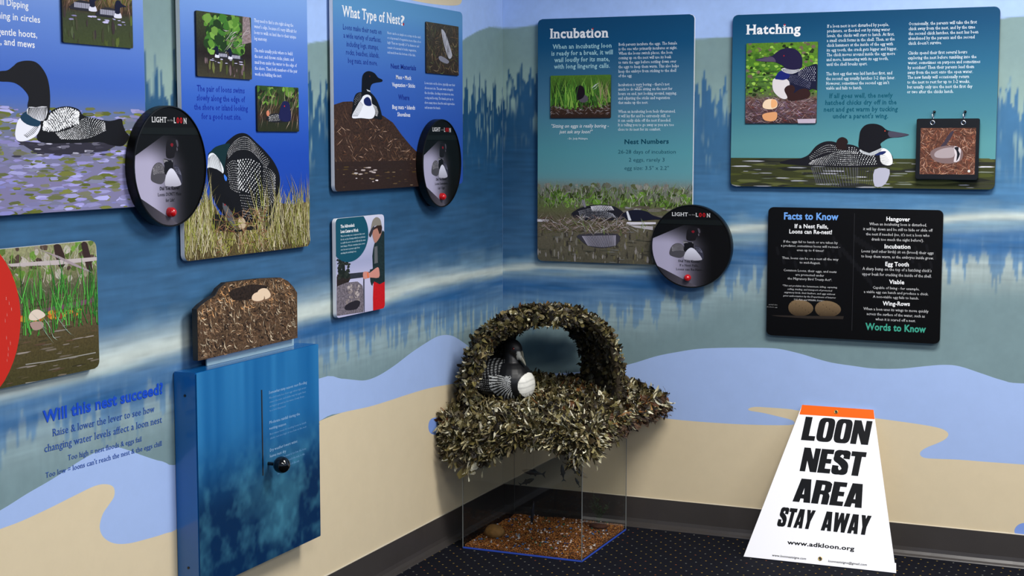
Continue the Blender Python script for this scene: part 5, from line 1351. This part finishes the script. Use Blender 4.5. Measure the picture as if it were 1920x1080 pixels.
# gravel
rng = random.Random(21)
def gh(x, y):
    return .010 + .010 * float(fbm(np.array([x * 14.]), np.array([y * 14.]), 4, 2)[0]) + .006 * (y - TY0) / .46
V, F, Cc = [], [], []
N = 30
for j in range(N + 1):
    for i in range(N + 1):
        x = TX0 + .006 + (TX1 - TX0 - .012) * i / N; y = TY0 + .006 + (TY1 - TY0 - .012) * j / N
        V.append((x, y, gh(x, y) - .002)); Cc.append(C(120, 72, 34, .9))
for j in range(N):
    for i in range(N): a0 = j * (N + 1) + i; F.append((a0, a0 + 1, a0 + N + 2, a0 + N + 1))
edge = [i for i in range(N + 1)] + [j * (N + 1) + N for j in range(1, N + 1)] + [N * (N + 1) + i for i in range(N - 1, -1, -1)] + [j * (N + 1) for j in range(N - 1, 0, -1)]
n0 = len(V)
for e in edge: V.append((V[e][0], V[e][1], .005)); Cc.append(C(120, 72, 34, .9))
for i in range(len(edge)): F.append((edge[i], n0 + i, n0 + (i + 1) % len(edge), edge[(i + 1) % len(edge)]))
ORG = [C(168, 98, 38), C(196, 128, 54), C(120, 68, 26), C(84, 48, 22), C(178, 102, 40), C(144, 84, 44), C(206, 146, 76), C(60, 36, 20)]
OCT = [(1, 0, 0), (0, 1, 0), (-1, 0, 0), (0, -1, 0), (0, 0, 1), (0, 0, -1)]
OF = [(0, 1, 4), (1, 2, 4), (2, 3, 4), (3, 0, 4), (1, 0, 5), (2, 1, 5), (3, 2, 5), (0, 3, 5)]
def stone(x, y, z, r, c):
    n = len(V); a_ = rng.uniform(0, 6.28); ca, sa = math.cos(a_), math.sin(a_); s = [rng.uniform(.7, 1.3) * r for _ in range(3)]; t_ = rng.uniform(-.5, .5)
    for p in OCT:
        X, Y, Z = p[0] * s[0], p[1] * s[1], p[2] * s[2] * .8; Z += X * t_
        V.append((x + X * ca - Y * sa, y + X * sa + Y * ca, z + Z)); Cc.append(c)
    F.extend([tuple(n + i for i in f_) for f_ in OF])
for i in range(15000):
    x = rng.uniform(TX0 + .008, TX1 - .008); y = rng.uniform(TY0 + .008, TY1 - .008)
    stone(x, y, gh(x, y) + rng.uniform(-.001, .0015), .0022 * rng.uniform(.7, 1.3), jit(rng.choice(ORG), rng, .3))
for i in range(2600):     # stones pressed against the four sides
    e_ = rng.randrange(4); q_ = rng.random()
    x = TX0 + .0065 if e_ == 0 else TX1 - .0065 if e_ == 1 else TX0 + .006 + q_ * (TX1 - TX0 - .012); y = TY0 + .0065 if e_ == 2 else TY1 - .0065 if e_ == 3 else TY0 + .006 + q_ * (TY1 - TY0 - .012)
    stone(x, y, rng.uniform(.006, gh(x, y)), .0022 * rng.uniform(.7, 1.3), jit(rng.choice(ORG), rng, .3))
for i in range(210):
    x = rng.uniform(TX0 + .01, TX1 - .01); y = rng.uniform(TY0 + .01, TY1 - .01)
    c = rng.choice([C(240, 216, 200), C(225, 190, 180), C(200, 200, 205), C(70, 110, 160), C(50, 80, 140), C(240, 225, 215), C(140, 150, 160), C(60, 110, 80), C(235, 205, 190)])
    stone(x, y, gh(x, y) + .0035, .0042 * rng.uniform(.7, 1.4), c)
gr = mesh_obj('gravel', V, F, M_PAINTED, None, Cc); tag(gr, 'orange-brown gravel with white and blue pebbles covering tank bottom', 'gravel', kind='stuff')

def organic(name, center, rad, col, seed, parent=None, sub=3, amp=.12, mat=None, fr=9):
    bm = bmesh.new(); bmesh.ops.create_icosphere(bm, subdivisions=sub, radius=1)
    for v in bm.verts:
        p = np.array(v.co); k = 1 + amp * (float(fbm(np.array([p[0] * 1.7 + p[2] * 1.1 + 9]), np.array([p[1] * 1.7 - p[2] * .9 + 9]), seed, 3)[0]) - .5) * 2
        v.co = Vector((p[0] * rad[0] * k, p[1] * rad[1] * k, p[2] * rad[2] * k))
    o = bm_obj(name, bm, mat or plain(name + '_surface', col, .8, nscale=60, namp=.5, bump=.8), parent, smooth=True)
    o.location = center; return o
rx, ry = .150, -.415
rk = organic('rock', (rx, ry, gh(rx, ry) + .022), (.037, .030, .027), C(150, 108, 54), 3); tag(rk, 'round brown rock lying on the gravel at left', 'rock')
# dark upright ornament
V, F = tube_path([(.205, -.20, .018), (.207, -.20, .05), (.211, -.20, .085), (.213, -.20, .105)], [.004, .0065, .005, .002], 10)
po = mesh_obj('tank_ornament', V, F, plain('dark_speckled', C(30, 34, 46), .4, nscale=300, namp=.8), smooth=True); tag(po, 'slim dark upright ornament stuck in the gravel', 'ornament')

# fish hung from the platform on thread
M_FISH = plain('dark_fish_skin', C(58, 62, 60), .35, nscale=160, namp=.5)
M_THREAD = plain('thin_thread', C(110, 106, 96), .5)
def fish(x, y, z, L, yaw, pitch, label, hl=.5):
    r = empty('fish_model', loc=(x, y, z)); tag(r, label, 'fish', 'small model fish hanging in the tank')
    V, F = [], []; n = 10; prof = [(0, .008, .01), (.06, .045, .03), (.18, .09, .055), (.35, .12, .07), (.55, .10, .055), (.72, .055, .03), (.82, .028, .012), (.86, .03, .006)]
    for t_, h_, w_ in prof:
        for k in range(n):
            A0 = 6.2832 * k / n; V.append(((t_ - .5) * L, w_ * L * math.cos(A0), h_ * L * math.sin(A0)))
    for i in range(len(prof) - 1):
        for k in range(n): F.append((i * n + k, i * n + (k + 1) % n, (i + 1) * n + (k + 1) % n, (i + 1) * n + k))
    F.append(tuple(range(n))[::-1]); F.append(tuple((len(prof) - 1) * n + k for k in range(n)))
    Rm = Matrix.Rotation(yaw, 4, 'Z') @ Matrix.Rotation(pitch, 4, 'Y')
    def add(name, V, F): 
        return mesh_obj(name, [Rm @ Vector(v) for v in V], F, M_FISH, r, smooth=(name == 'body'))
    add('body', V, F)
    def fin(name, pts, t_=.004):
        n = len(pts); V = [(p[0] * L, -t_ * L, p[1] * L) for p in pts] + [(p[0] * L, t_ * L, p[1] * L) for p in pts]
        F = [tuple(range(n)), tuple(range(2 * n - 1, n - 1, -1))] + [(i, n + i, n + (i + 1) % n, (i + 1) % n) for i in range(n)]
        add(name, V, F)
    fin('tail', [(.33, 0), (.36, .02), (.52, .16), (.46, 0), (.52, -.16), (.36, -.02)])
    fin('fin', [(-.08, .10), (.0, .17), (.12, .10), (.10, .08)]); fin('fin', [(.02, -.10), (.10, -.16), (.14, -.07)]); fin('fin', [(-.2, -.08), (-.1, -.15), (-.08, -.07)])
    V, F = tube_path([(0, 0, .1 * L), (0, 0, .460 - z)], .0002, 4); mesh_obj('thread', V, F, M_THREAD, r)
fish(.262, -.32, .243, .088, .1, .10, 'largest model fish swimming left, highest of the tank fish')
fish(.235, -.32, .206, .070, 2.9 + .1, .45, 'model fish slanting down left below the largest fish')
fish(.375, -.32, .252, .062, .2, 1.45, 'model fish pointing straight up beside front glass edge')
fish(.425, -.30, .256, .085, 3.3, -.5, 'model fish slanting up right behind front glass edge', )
fish(.405, -.25, .205, .040, .2, 1.1, 'smallest model fish low behind front glass edge')
# plastic plant
pl = empty('plastic_plant', loc=(.455, -.16, .022)); tag(pl, 'dim green plastic plant on brown base at rear of tank', 'plant')
organic('base', (0, 0, .006), (.035, .028, .012), C(80, 44, 26), 5, pl, 2)
M_PLANT = plain('dull_green_plastic', C(44, 66, 34), .6)
rg = random.Random(4)
for i in range(14):
    an = rg.uniform(0, 6.28); l = rg.uniform(.05, .12); sp = rg.uniform(.1, .6)
    pts = [(0, 0, .012), (math.cos(an) * l * sp * .4, math.sin(an) * l * sp * .4, .012 + l * .5), (math.cos(an) * l * sp, math.sin(an) * l * sp, .012 + l)]
    V, F = tube_path(pts, [.0012, .001, .0006], 5)
    for k in range(10):
        t_ = .3 + .07 * k; p = Vector(pts[1]).lerp(Vector(pts[2]), max(0, t_ - .3)) ; a_ = rg.uniform(0, 6.28); n = len(V); s = .011
        d = Vector((math.cos(a_), math.sin(a_), .6)) * s; q_ = Vector((-math.sin(a_), math.cos(a_), 0)) * s * .3
        V += [p, p + d * .5 + q_, p + d, p + d * .5 - q_]; F.append((n, n + 1, n + 2, n + 3))
    mesh_obj('stem', V, F, M_PLANT, pl)

# ------------------------------------------------------------------ camouflage nest blind
FL, FR, BR, BL = np.array([.035, -.575]), np.array([.592, -.640]), np.array([.668, -.045]), np.array([.030, -.035])
def quad(s, t):   # s: left-right, t: front-back
    return (FL * (1 - s) + FR * s) * (1 - t) + (BL * (1 - s) + BR * s) * t
def topz(s, t):
    m = float(sstep(0, .75, t)); e = float(sstep(1.0, .82, s)) * float(sstep(0, .1, s))
    return .488 + .052 * m * (.35 + .65 * e) + .012 * (float(fbm(np.array([s * 7. + 3]), np.array([t * 7.]), 6, 2)[0]) - .5) - .015 * float(sstep(.12, 0, t))
nb = empty('nest_blind', loc=(.33, -.33, .455)); tag(nb, 'arched nesting platform covered in camouflage leaf netting above the tank', 'nest')
NO = Vector((.33, -.33, .455))
def L3(p): return Vector(p) - NO
# board under the netting
bv = [(*FL, .456), (*FR, .456), (*BR, .456), (*BL, .456), (*FL, .470), (*FR, .470), (*BR, .470), (*BL, .470)]
mesh_obj('platform_board', [L3(v) for v in bv], [(3, 2, 1, 0), (4, 5, 6, 7), (0, 1, 5, 4), (1, 2, 6, 5), (2, 3, 7, 6), (3, 0, 4, 7)], M_CAMO, nb)
V, F = [], []; N = 24
for j in range(N + 1):
    for i in range(N + 1):
        s, t = i / N, j / N; p = quad(s, t); V.append(L3((p[0], p[1], topz(s, t))))
for j in range(N):
    for i in range(N): a0 = j * (N + 1) + i; F.append((a0, a0 + 1, a0 + N + 2, a0 + N + 1))
mesh_obj('top_cloth', V, F, M_CAMO, nb, smooth=True)
def skirtz(f):  # drop along the rim: f 0..1 front edge, 1..2 right edge, 2..3 back none, -1..0 left edge
    xs_ = [-1, -.5, 0, .12, .3, .42, .55, .75, .88, 1.0, 1.12, 1.4, 1.7, 2.0]
    ys_ = [.05, .09, .12, .125, .135, .105, .065, .055, .075, .095, .075, .065, .055, .04]
    return float(np.interp(f, xs_, ys_))
def rim(f):
    if f < 0: p = quad(0, -f)
    elif f <= 1: p = quad(f, 0)
    else: p = quad(1, f - 1)
    return p
def rimn(f):
    if f < 0: return np.array([-1., -.05])
    if f <= 1: return np.array([-.12, -1.])
    return np.array([1., -.12])
V, F = [], []; FS = [-.9 + 2.88 * i / 90 for i in range(91)]
for f_ in FS:
    p = rim(f_); nn = rimn(f_); s = max(0, min(1, f_)); t = -f_ if f_ < 0 else (0 if f_ <= 1 else f_ - 1); z0 = topz(s if f_ >= 0 else 0, t)
    for k in range(5):
        q = k / 4; wv = .006 * math.sin(f_ * 38 + k)
        V.append(L3((p[0] + nn[0] * (.004 + wv * q), p[1] + nn[1] * (.004 + wv * q), z0 - skirtz(f_) * .82 * q)))
for i in range(90):
    for k in range(4): a0 = i * 5 + k; F.append((a0, a0 + 1, a0 + 6, a0 + 5))
mesh_obj('skirt', V, F, M_CAMO, nb, smooth=True)
# the arch: a vault lofted from the wide front hoop to the smaller rear hoop
fl, frt, fh = np.array([.058, -.500, .50]), np.array([.598, -.300, .535]), .335
rl, rrt, rh = np.array([.045, -.130, .53]), np.array([.372, -.055, .555]), .255
def arch(th, k, off=0.0):
    """th 0 (left foot)..pi (right foot), k 0 front..1 rear"""
    def hoop(l, r, h):
        c = math.cos(th); s = math.sin(th)
        x = .5 - .5 * math.copysign(abs(c) ** .86, c)
        b = l + (r - l) * x; b = b.copy(); b[2] += h * abs(s) ** .78
        # bulge outwards with off, within the hoop's plane
        d = (r - l) / np.linalg.norm(r - l); b = b + off * (-d * c + np.array([0, 0, 1.]) * s)
        return b
    a_, b_ = hoop(fl, frt, fh), hoop(rl, rrt, rh)
    return a_ * (1 - k) + b_ * k
V, F = [], []; NT_, NK = 40, 8
for o_ in (0.0, -.024):
    for k in range(NK + 1):
        for i in range(NT_ + 1): V.append(L3(arch(math.pi * i / NT_, k / NK, o_)))
M1 = (NT_ + 1) * (NK + 1)
for k in range(NK):
    for i in range(NT_):
        a0 = k * (NT_ + 1) + i
        F.append((a0, a0 + 1, a0 + NT_ + 2, a0 + NT_ + 1)); b0_ = a0 + M1; F.append((b0_, b0_ + NT_ + 1, b0_ + NT_ + 2, b0_ + 1))
for i in range(NT_):
    F.append((i, i + M1, i + 1 + M1, i + 1)); e = NK * (NT_ + 1) + i; F.append((e, e + 1, e + 1 + M1, e + M1))
mesh_obj('arch_cloth', V, F, M_CAMO, nb, smooth=True)

# cut-leaf strips of the netting
LC = [C(88, 80, 46), C(66, 54, 30), C(112, 102, 58), C(44, 36, 22), C(28, 23, 16), C(54, 52, 26), C(128, 114, 76), C(76, 66, 40), C(36, 28, 18)]
LB = [C(196, 188, 152), C(160, 150, 112), C(218, 212, 186), C(140, 130, 88)]
LO = [C(116, 74, 32), C(90, 54, 24), C(138, 96, 46), C(78, 52, 28)]
rg = random.Random(77)
def leafshape(L, w, curl, twist, seed):
    """curled cut strip with a blunt, slightly torn tip; local verts (x along, z out) and faces"""
    q = random.Random(seed); V = []; M = 4; x = z = 0.0; sk = q.uniform(-.3, .3)
    for i in range(M + 1):
        t = i / M; a_ = curl * t
        ww = w * .5 * (1 - .55 * abs(t - .45) ** 1.5 * 2) * q.uniform(.8, 1.15)
        tw = twist * t; y = sk * t * t
        V.append((x - (q.uniform(0, .1) if i == M else 0), y - ww * math.cos(tw), z - ww * math.sin(tw))); V.append((x + (q.uniform(0, .12) if i == M else 0), y + ww * math.cos(tw), z + ww * math.sin(tw)))
        x += L / M * math.cos(a_); z += L / M * math.sin(a_)
    F = [(2 * i, 2 * i + 2, 2 * i + 3, 2 * i + 1) for i in range(M)]
    return V, F
SH = [leafshape(1, rg.uniform(.4, .85), rg.uniform(-1.2, 1.9), rg.uniform(-1.2, 1.2), k) for k in range(14)]
STRIP = [leafshape(1, rg.uniform(.10, .2), rg.uniform(-1.2, 1.6), rg.uniform(-2.0, 2.0), 50 + k) for k in range(8)]
leaves = []   # (matrix, shape index, is_strip, colour, size)
def frame(n, d):
    n = Vector(n).normalized(); d = Vector(d); d = (d - n * d.dot(n))
    if d.length < 1e-6: d = n.orthogonal()
    d.normalize(); s = n.cross(d); return Matrix((d, s, n)).transposed()
def put(pos, n, d, L, strip=False, pal=None, dark=1.0):
    r0 = rg.random()
    if pal is None and r0 < .2 and not strip: L *= .8
    if pal is None: pal = LO if r0 < .012 else (LB if r0 < (.20 if not strip else .52) else LC)
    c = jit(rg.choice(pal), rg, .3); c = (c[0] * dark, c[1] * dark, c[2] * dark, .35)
    m = frame(n, d).to_4x4() @ Matrix.Rotation(rg.uniform(-.6, .2), 4, 'Y') @ Matrix.Rotation(rg.uniform(-.7, .7), 4, 'X') @ Matrix.Scale(L, 4)
    m.translation = L3(pos); leaves.append((m, rg.randrange(8 if strip else 14), strip, c, L))
def arch_n(th, k):
    e = .02; p = arch(th, k); a_ = arch(min(th + e, math.pi), k) - arch(max(th - e, 0), k); b_ = arch(th, min(k + e, 1)) - arch(th, max(k - e, 0))
    n = np.cross(a_, b_); n /= np.linalg.norm(n) + 1e-9
    c = (fl + frt) / 2 * (1 - k) + (rl + rrt) / 2 * k
    if n @ (p - c) < 0: n = -n
    return p, n
for i in range(2100):      # outside
    th = rg.uniform(0, math.pi); k = rg.random() ** 1.2; p, n = arch_n(th, k)
    patch = float(fbm(np.array([th * 2.2 + 5]), np.array([k * 2.5]), 91, 2)[0])
    put(p + n * rg.uniform(0, .010), n, (rg.gauss(0, 1), rg.gauss(0, 1), rg.gauss(-.3, 1)), rg.uniform(.014, .030), pal=(LO if patch > .68 and rg.random() < .25 else None))
for i in range(2000):      # front lip roll
    th = rg.uniform(0.0, math.pi); p, n = arch_n(th, 0); a_ = rg.uniform(-.6, math.pi); ff = np.array([.25, -.9, 0.])
    if th > 2.0 and rg.random() < .8: continue
    nn = n * math.cos(a_) + ff * math.sin(a_); lip = .034 if th < 1.8 else max(.006, .034 - .06 * (th - 1.8))
    pp = p - n * lip * .8 + nn * lip * rg.uniform(.75, 1.1)
    put(pp, nn, (rg.gauss(0, 1), rg.gauss(0, 1), rg.gauss(-.3, 1)), rg.uniform(.013, .028))
for i in range(1700):      # inside, leaf colours darkened to stand in for shade under the vault
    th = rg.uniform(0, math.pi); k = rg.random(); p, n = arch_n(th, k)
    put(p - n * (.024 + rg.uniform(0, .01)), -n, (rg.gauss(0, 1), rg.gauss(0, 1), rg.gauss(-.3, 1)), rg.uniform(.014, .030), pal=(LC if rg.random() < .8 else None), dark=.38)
for i in range(3600):      # top
    s, t = rg.random(), rg.random(); p = quad(s, t); z = topz(s, t)
    patch = float(fbm(np.array([p[0] * 9. + 5]), np.array([p[1] * 9. + 8]), 33, 2)[0]); strip = rg.random() < .35
    put((p[0], p[1], z + rg.uniform(0, .006)), (rg.gauss(0, .3), rg.gauss(-.1, .3), 1), (rg.gauss(0, 1), rg.gauss(0, 1), .3), rg.uniform(.014, .034) * (1.4 if strip else 1), strip, pal=(LO if patch > .70 and rg.random() < .25 else None))
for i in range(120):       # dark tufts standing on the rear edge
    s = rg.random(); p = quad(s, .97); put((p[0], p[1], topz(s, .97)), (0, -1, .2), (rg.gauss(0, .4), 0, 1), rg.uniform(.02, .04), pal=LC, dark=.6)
for i in range(5200):      # skirt, longer strips towards its lower edge
    f_ = rg.uniform(-.9, 2.0) if rg.random() < .5 else rg.uniform(-.05, 1.1)
    p = rim(f_); nn = rimn(f_); s = max(0, min(1, f_)); t = -f_ if f_ < 0 else (0 if f_ <= 1 else f_ - 1); z0 = topz(s, t); q = rg.random()
    dz = skirtz(f_); z = z0 + .004 - dz * q * .80; strip = rg.random() < .25 + .35 * q
    bulge = rg.uniform(.002, .016) * (1 if f_ <= 1.05 else .5)
    pt = (p[0] + nn[0] * bulge, p[1] + nn[1] * bulge, z)
    if pt[0] < .012: pt = (.012 + rg.uniform(0, .01), pt[1], pt[2])
    pal = None
    patch = float(fbm(np.array([f_ * 5. + 5]), np.array([z * 14.]), 13, 2)[0])
    if patch > .70 and q < .35 and rg.random() < .25: pal = LO
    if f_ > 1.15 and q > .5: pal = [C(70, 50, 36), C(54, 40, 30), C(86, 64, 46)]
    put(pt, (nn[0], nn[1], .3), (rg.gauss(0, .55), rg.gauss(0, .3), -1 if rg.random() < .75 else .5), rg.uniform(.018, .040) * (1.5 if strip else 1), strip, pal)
for f0, n_, dep in ((.08, 70, .075), (.20, 130, .095), (.92, 90, .070), (.02, 50, .045), (.32, 40, .05), (-.25, 40, .04), (.62, 16, .02)):   # dangling clumps
    for i in range(n_):
        f_ = f0 + rg.gauss(0, .035); p = rim(f_); nn = rimn(f_); t = 0; z = topz(max(0, min(1, f_)), 0) - skirtz(f_) * rg.uniform(.6, 1.0) - dep * rg.uniform(-.3, .75)
        x_ = max(p[0] + nn[0] * .012, .012)
        put((x_, p[1] + nn[1] * rg.uniform(.002, .016), z + .01), (nn[0], nn[1], .2), (rg.gauss(0, .9), rg.gauss(0, .4), -1), rg.uniform(.018, .045), rg.random() < .65)
# split: the 300 largest are leaves of their own, the rest one leaf litter mesh
def keyl(l):
    p = l[0].translation + NO; return -(l[4] * (1.2 if p.y < -.4 else .8))
order = sorted(range(len(leaves)), key=lambda i: keyl(leaves[i])); big = order[:300]; rest = order[300:]
pal_meshes = {}
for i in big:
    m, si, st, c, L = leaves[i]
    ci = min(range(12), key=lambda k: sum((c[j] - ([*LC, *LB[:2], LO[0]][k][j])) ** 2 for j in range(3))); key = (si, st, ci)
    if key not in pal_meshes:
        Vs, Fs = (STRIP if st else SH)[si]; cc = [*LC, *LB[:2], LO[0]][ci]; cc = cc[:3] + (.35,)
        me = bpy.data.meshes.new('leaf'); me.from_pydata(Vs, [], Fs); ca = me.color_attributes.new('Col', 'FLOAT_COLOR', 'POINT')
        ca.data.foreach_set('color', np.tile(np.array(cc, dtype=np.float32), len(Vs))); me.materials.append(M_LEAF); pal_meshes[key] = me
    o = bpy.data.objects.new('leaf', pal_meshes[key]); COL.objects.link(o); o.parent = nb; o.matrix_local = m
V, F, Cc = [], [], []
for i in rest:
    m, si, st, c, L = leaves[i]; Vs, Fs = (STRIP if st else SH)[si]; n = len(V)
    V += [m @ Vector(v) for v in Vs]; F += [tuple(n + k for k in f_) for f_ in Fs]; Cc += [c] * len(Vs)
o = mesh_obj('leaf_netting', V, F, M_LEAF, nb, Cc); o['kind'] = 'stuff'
# two long pale ribbons hanging at the front
for f_, l in ((.27, .12), (.93, .13)):
    p = rim(f_); V, F = [], []; M = 10
    for i in range(M + 1):
        t = i / M; w_ = .0045 * (1 - .4 * t); x = p[0] + .006 * math.sin(t * 7); y = p[1] - .026 - .004 * math.sin(t * 9); z = .475 - l * t
        V += [L3((x - w_, y, z)), L3((x + w_, y + .002, z))]
    F = [(2 * i, 2 * i + 1, 2 * i + 3, 2 * i + 2) for i in range(M)]
    mesh_obj('ribbon', V, F, M_LEAF, nb, [C(196, 188, 164, .2)] * len(V))

# ------------------------------------------------------------------ the loon on the nest
def ball(bm, c, r, rot=None, u=20, v=14):
    q = bmesh.ops.create_uvsphere(bm, u_segments=u, v_segments=v, radius=1)
    for x in q['verts']:
        p = Vector((x.co.x * r[0], x.co.y * r[1], x.co.z * r[2]))
        if rot: p = Matrix.Rotation(rot, 3, 'Y') @ p
        x.co = p + Vector(c)
def chain(bm, pts, rs, n=16):
    V, F = tube_path(smooth(pts, 5, False), [float(x) for x in np.interp(np.linspace(0, len(rs) - 1, (len(pts) - 1) * 5 + 1), range(len(rs)), rs)], n)
    vs = [bm.verts.new(v) for v in V]
    for f_ in F: bm.faces.new([vs[i] for i in f_])
bm = bmesh.new()
# local x: towards the breast, z up
ball(bm, (-.035, 0, .072), (.120, .078, .072), .10); ball(bm, (.035, 0, .066), (.070, .068, .066)); ball(bm, (.075, 0, .055), (.042, .050, .052))
ball(bm, (-.13, 0, .055), (.060, .045, .026), -.15)
chain(bm, [(.026, 0, .095), (.036, 0, .118), (.034, 0, .140), (.032, 0, .158)], [.044, .034, .028, .025])
ball(bm, (.040, 0, .166), (.036, .026, .031), .45); ball(bm, (.058, 0, .153), (.026, .018, .019), .8)
chain(bm, [(.062, 0, .150), (.082, -.004, .134), (.098, -.008, .116)], [.013, .0075, .0012], 12)
bmesh.ops.recalc_face_normals(bm, faces=bm.faces[:])
me = bpy.data.meshes.new('loon'); bm.to_mesh(me); bm.free()
tmp = bpy.data.objects.new('loon_tmp', me); COL.objects.link(tmp)
md = tmp.modifiers.new('r', 'REMESH'); md.mode = 'VOXEL'; md.voxel_size = .0022
ms = tmp.modifiers.new('s', 'SMOOTH'); ms.iterations = 9; ms.factor = .6
dg = bpy.context.evaluated_depsgraph_get(); ev = tmp.evaluated_get(dg); me2 = bpy.data.meshes.new_from_object(ev)
bpy.data.objects.remove(tmp)
co = np.empty(len(me2.vertices) * 3, dtype=np.float32); me2.vertices.foreach_get('co', co); co = co.reshape(-1, 3)
X, Y, Z = co[:, 0], co[:, 1], co[:, 2]
A = lambda *c: np.array(C(*c)[:3]); col = np.zeros((len(X), 4)); col[:, :3] = A(17, 18, 21); col[:, 3] = .15
def st(c, m): 
    m = m.astype(bool); col[m, :3] = c
side = np.abs(Y)
# wing: rows of pale bars on the back, small spots and curved lines on the flank
back = (X < .03) & (X > -.14) & (Z > .078) & (Z < .150)
u_ = X * 1.0 + Z * .35; v_ = Z - X * .25
bars = (np.sin(u_ * 520) > .15) & (np.sin(v_ * 760) > -.55)
st(A(128, 130, 130), back & bars & (side > .015) & (Z < .135) & (X > -.11))
spots = (np.sin(X * 900) > .35) & (np.sin(Z * 900) > .3)
st(A(200, 202, 200), (X > -.09) & (X < .015) & (Z > .035) & (Z < .078) & spots)
rad = np.hypot(X - .095, (Z - .075) * 1.0); ang = np.arctan2(Z - .075, X - .095)
lines = np.sin(ang * 56) > .2
st(A(214, 216, 214), (X > .0) & (X < .072) & (Z > .012) & (Z < .088) & lines & (rad < .098) & (rad > .022) & (side > .02))
st(A(238, 236, 226), (X > .062) & (Z > .018) & (Z < .098) & (np.hypot((Z - .056) / .039, Y / .045) < 1) & ((X + (side * .35)) > .080))
cr_ = (X > .09) & (Z < .09); wob = np.sin(Y * 60 + 1) * .004
for zc in (.034, .054, .070): col[:, :3] *= (1 - .32 * cr_ * np.exp(-((Z - zc - wob) / .0022) ** 2))[:, None]
bill = (X > .066) & (Z > .106) & (Z < .160) & (side < .016) & (Z > .196 - X * .92)
st(A(112, 112, 100), bill); st(A(50, 50, 46), bill & (np.abs(Y + .004) < .0016)); st(A(150, 152, 146), bill & (X < .080) & (side > .009))
ca = me2.color_attributes.new('Col', 'FLOAT_COLOR', 'POINT'); ca.data.foreach_set('color', col.astype(np.float32).ravel())
me2.materials.clear(); me2.materials.append(M_PAINTED); me2.shade_smooth(); me2.name = 'loon_decoy'
LX, LY = .150, -.345
ln = empty('loon_decoy', loc=(LX, LY, .506), rz=math.radians(-12)); tag(ln, 'black and white loon decoy sitting under the camouflage arch', 'loon decoy')
bo = bpy.data.objects.new('body', me2); link(bo, ln)
for sy in (-1, 1):
    bm = bmesh.new(); bmesh.ops.create_uvsphere(bm, u_segments=12, v_segments=8, radius=.0042); bmesh.ops.translate(bm, verts=bm.verts, vec=(.058, sy * .0205, .169))
    e = bm_obj('eye', bm, plain('dark_red_eye', C(90, 14, 14), .1, coat=1), ln, smooth=True)
ln.scale = (1.12, 1.12, 1.14)
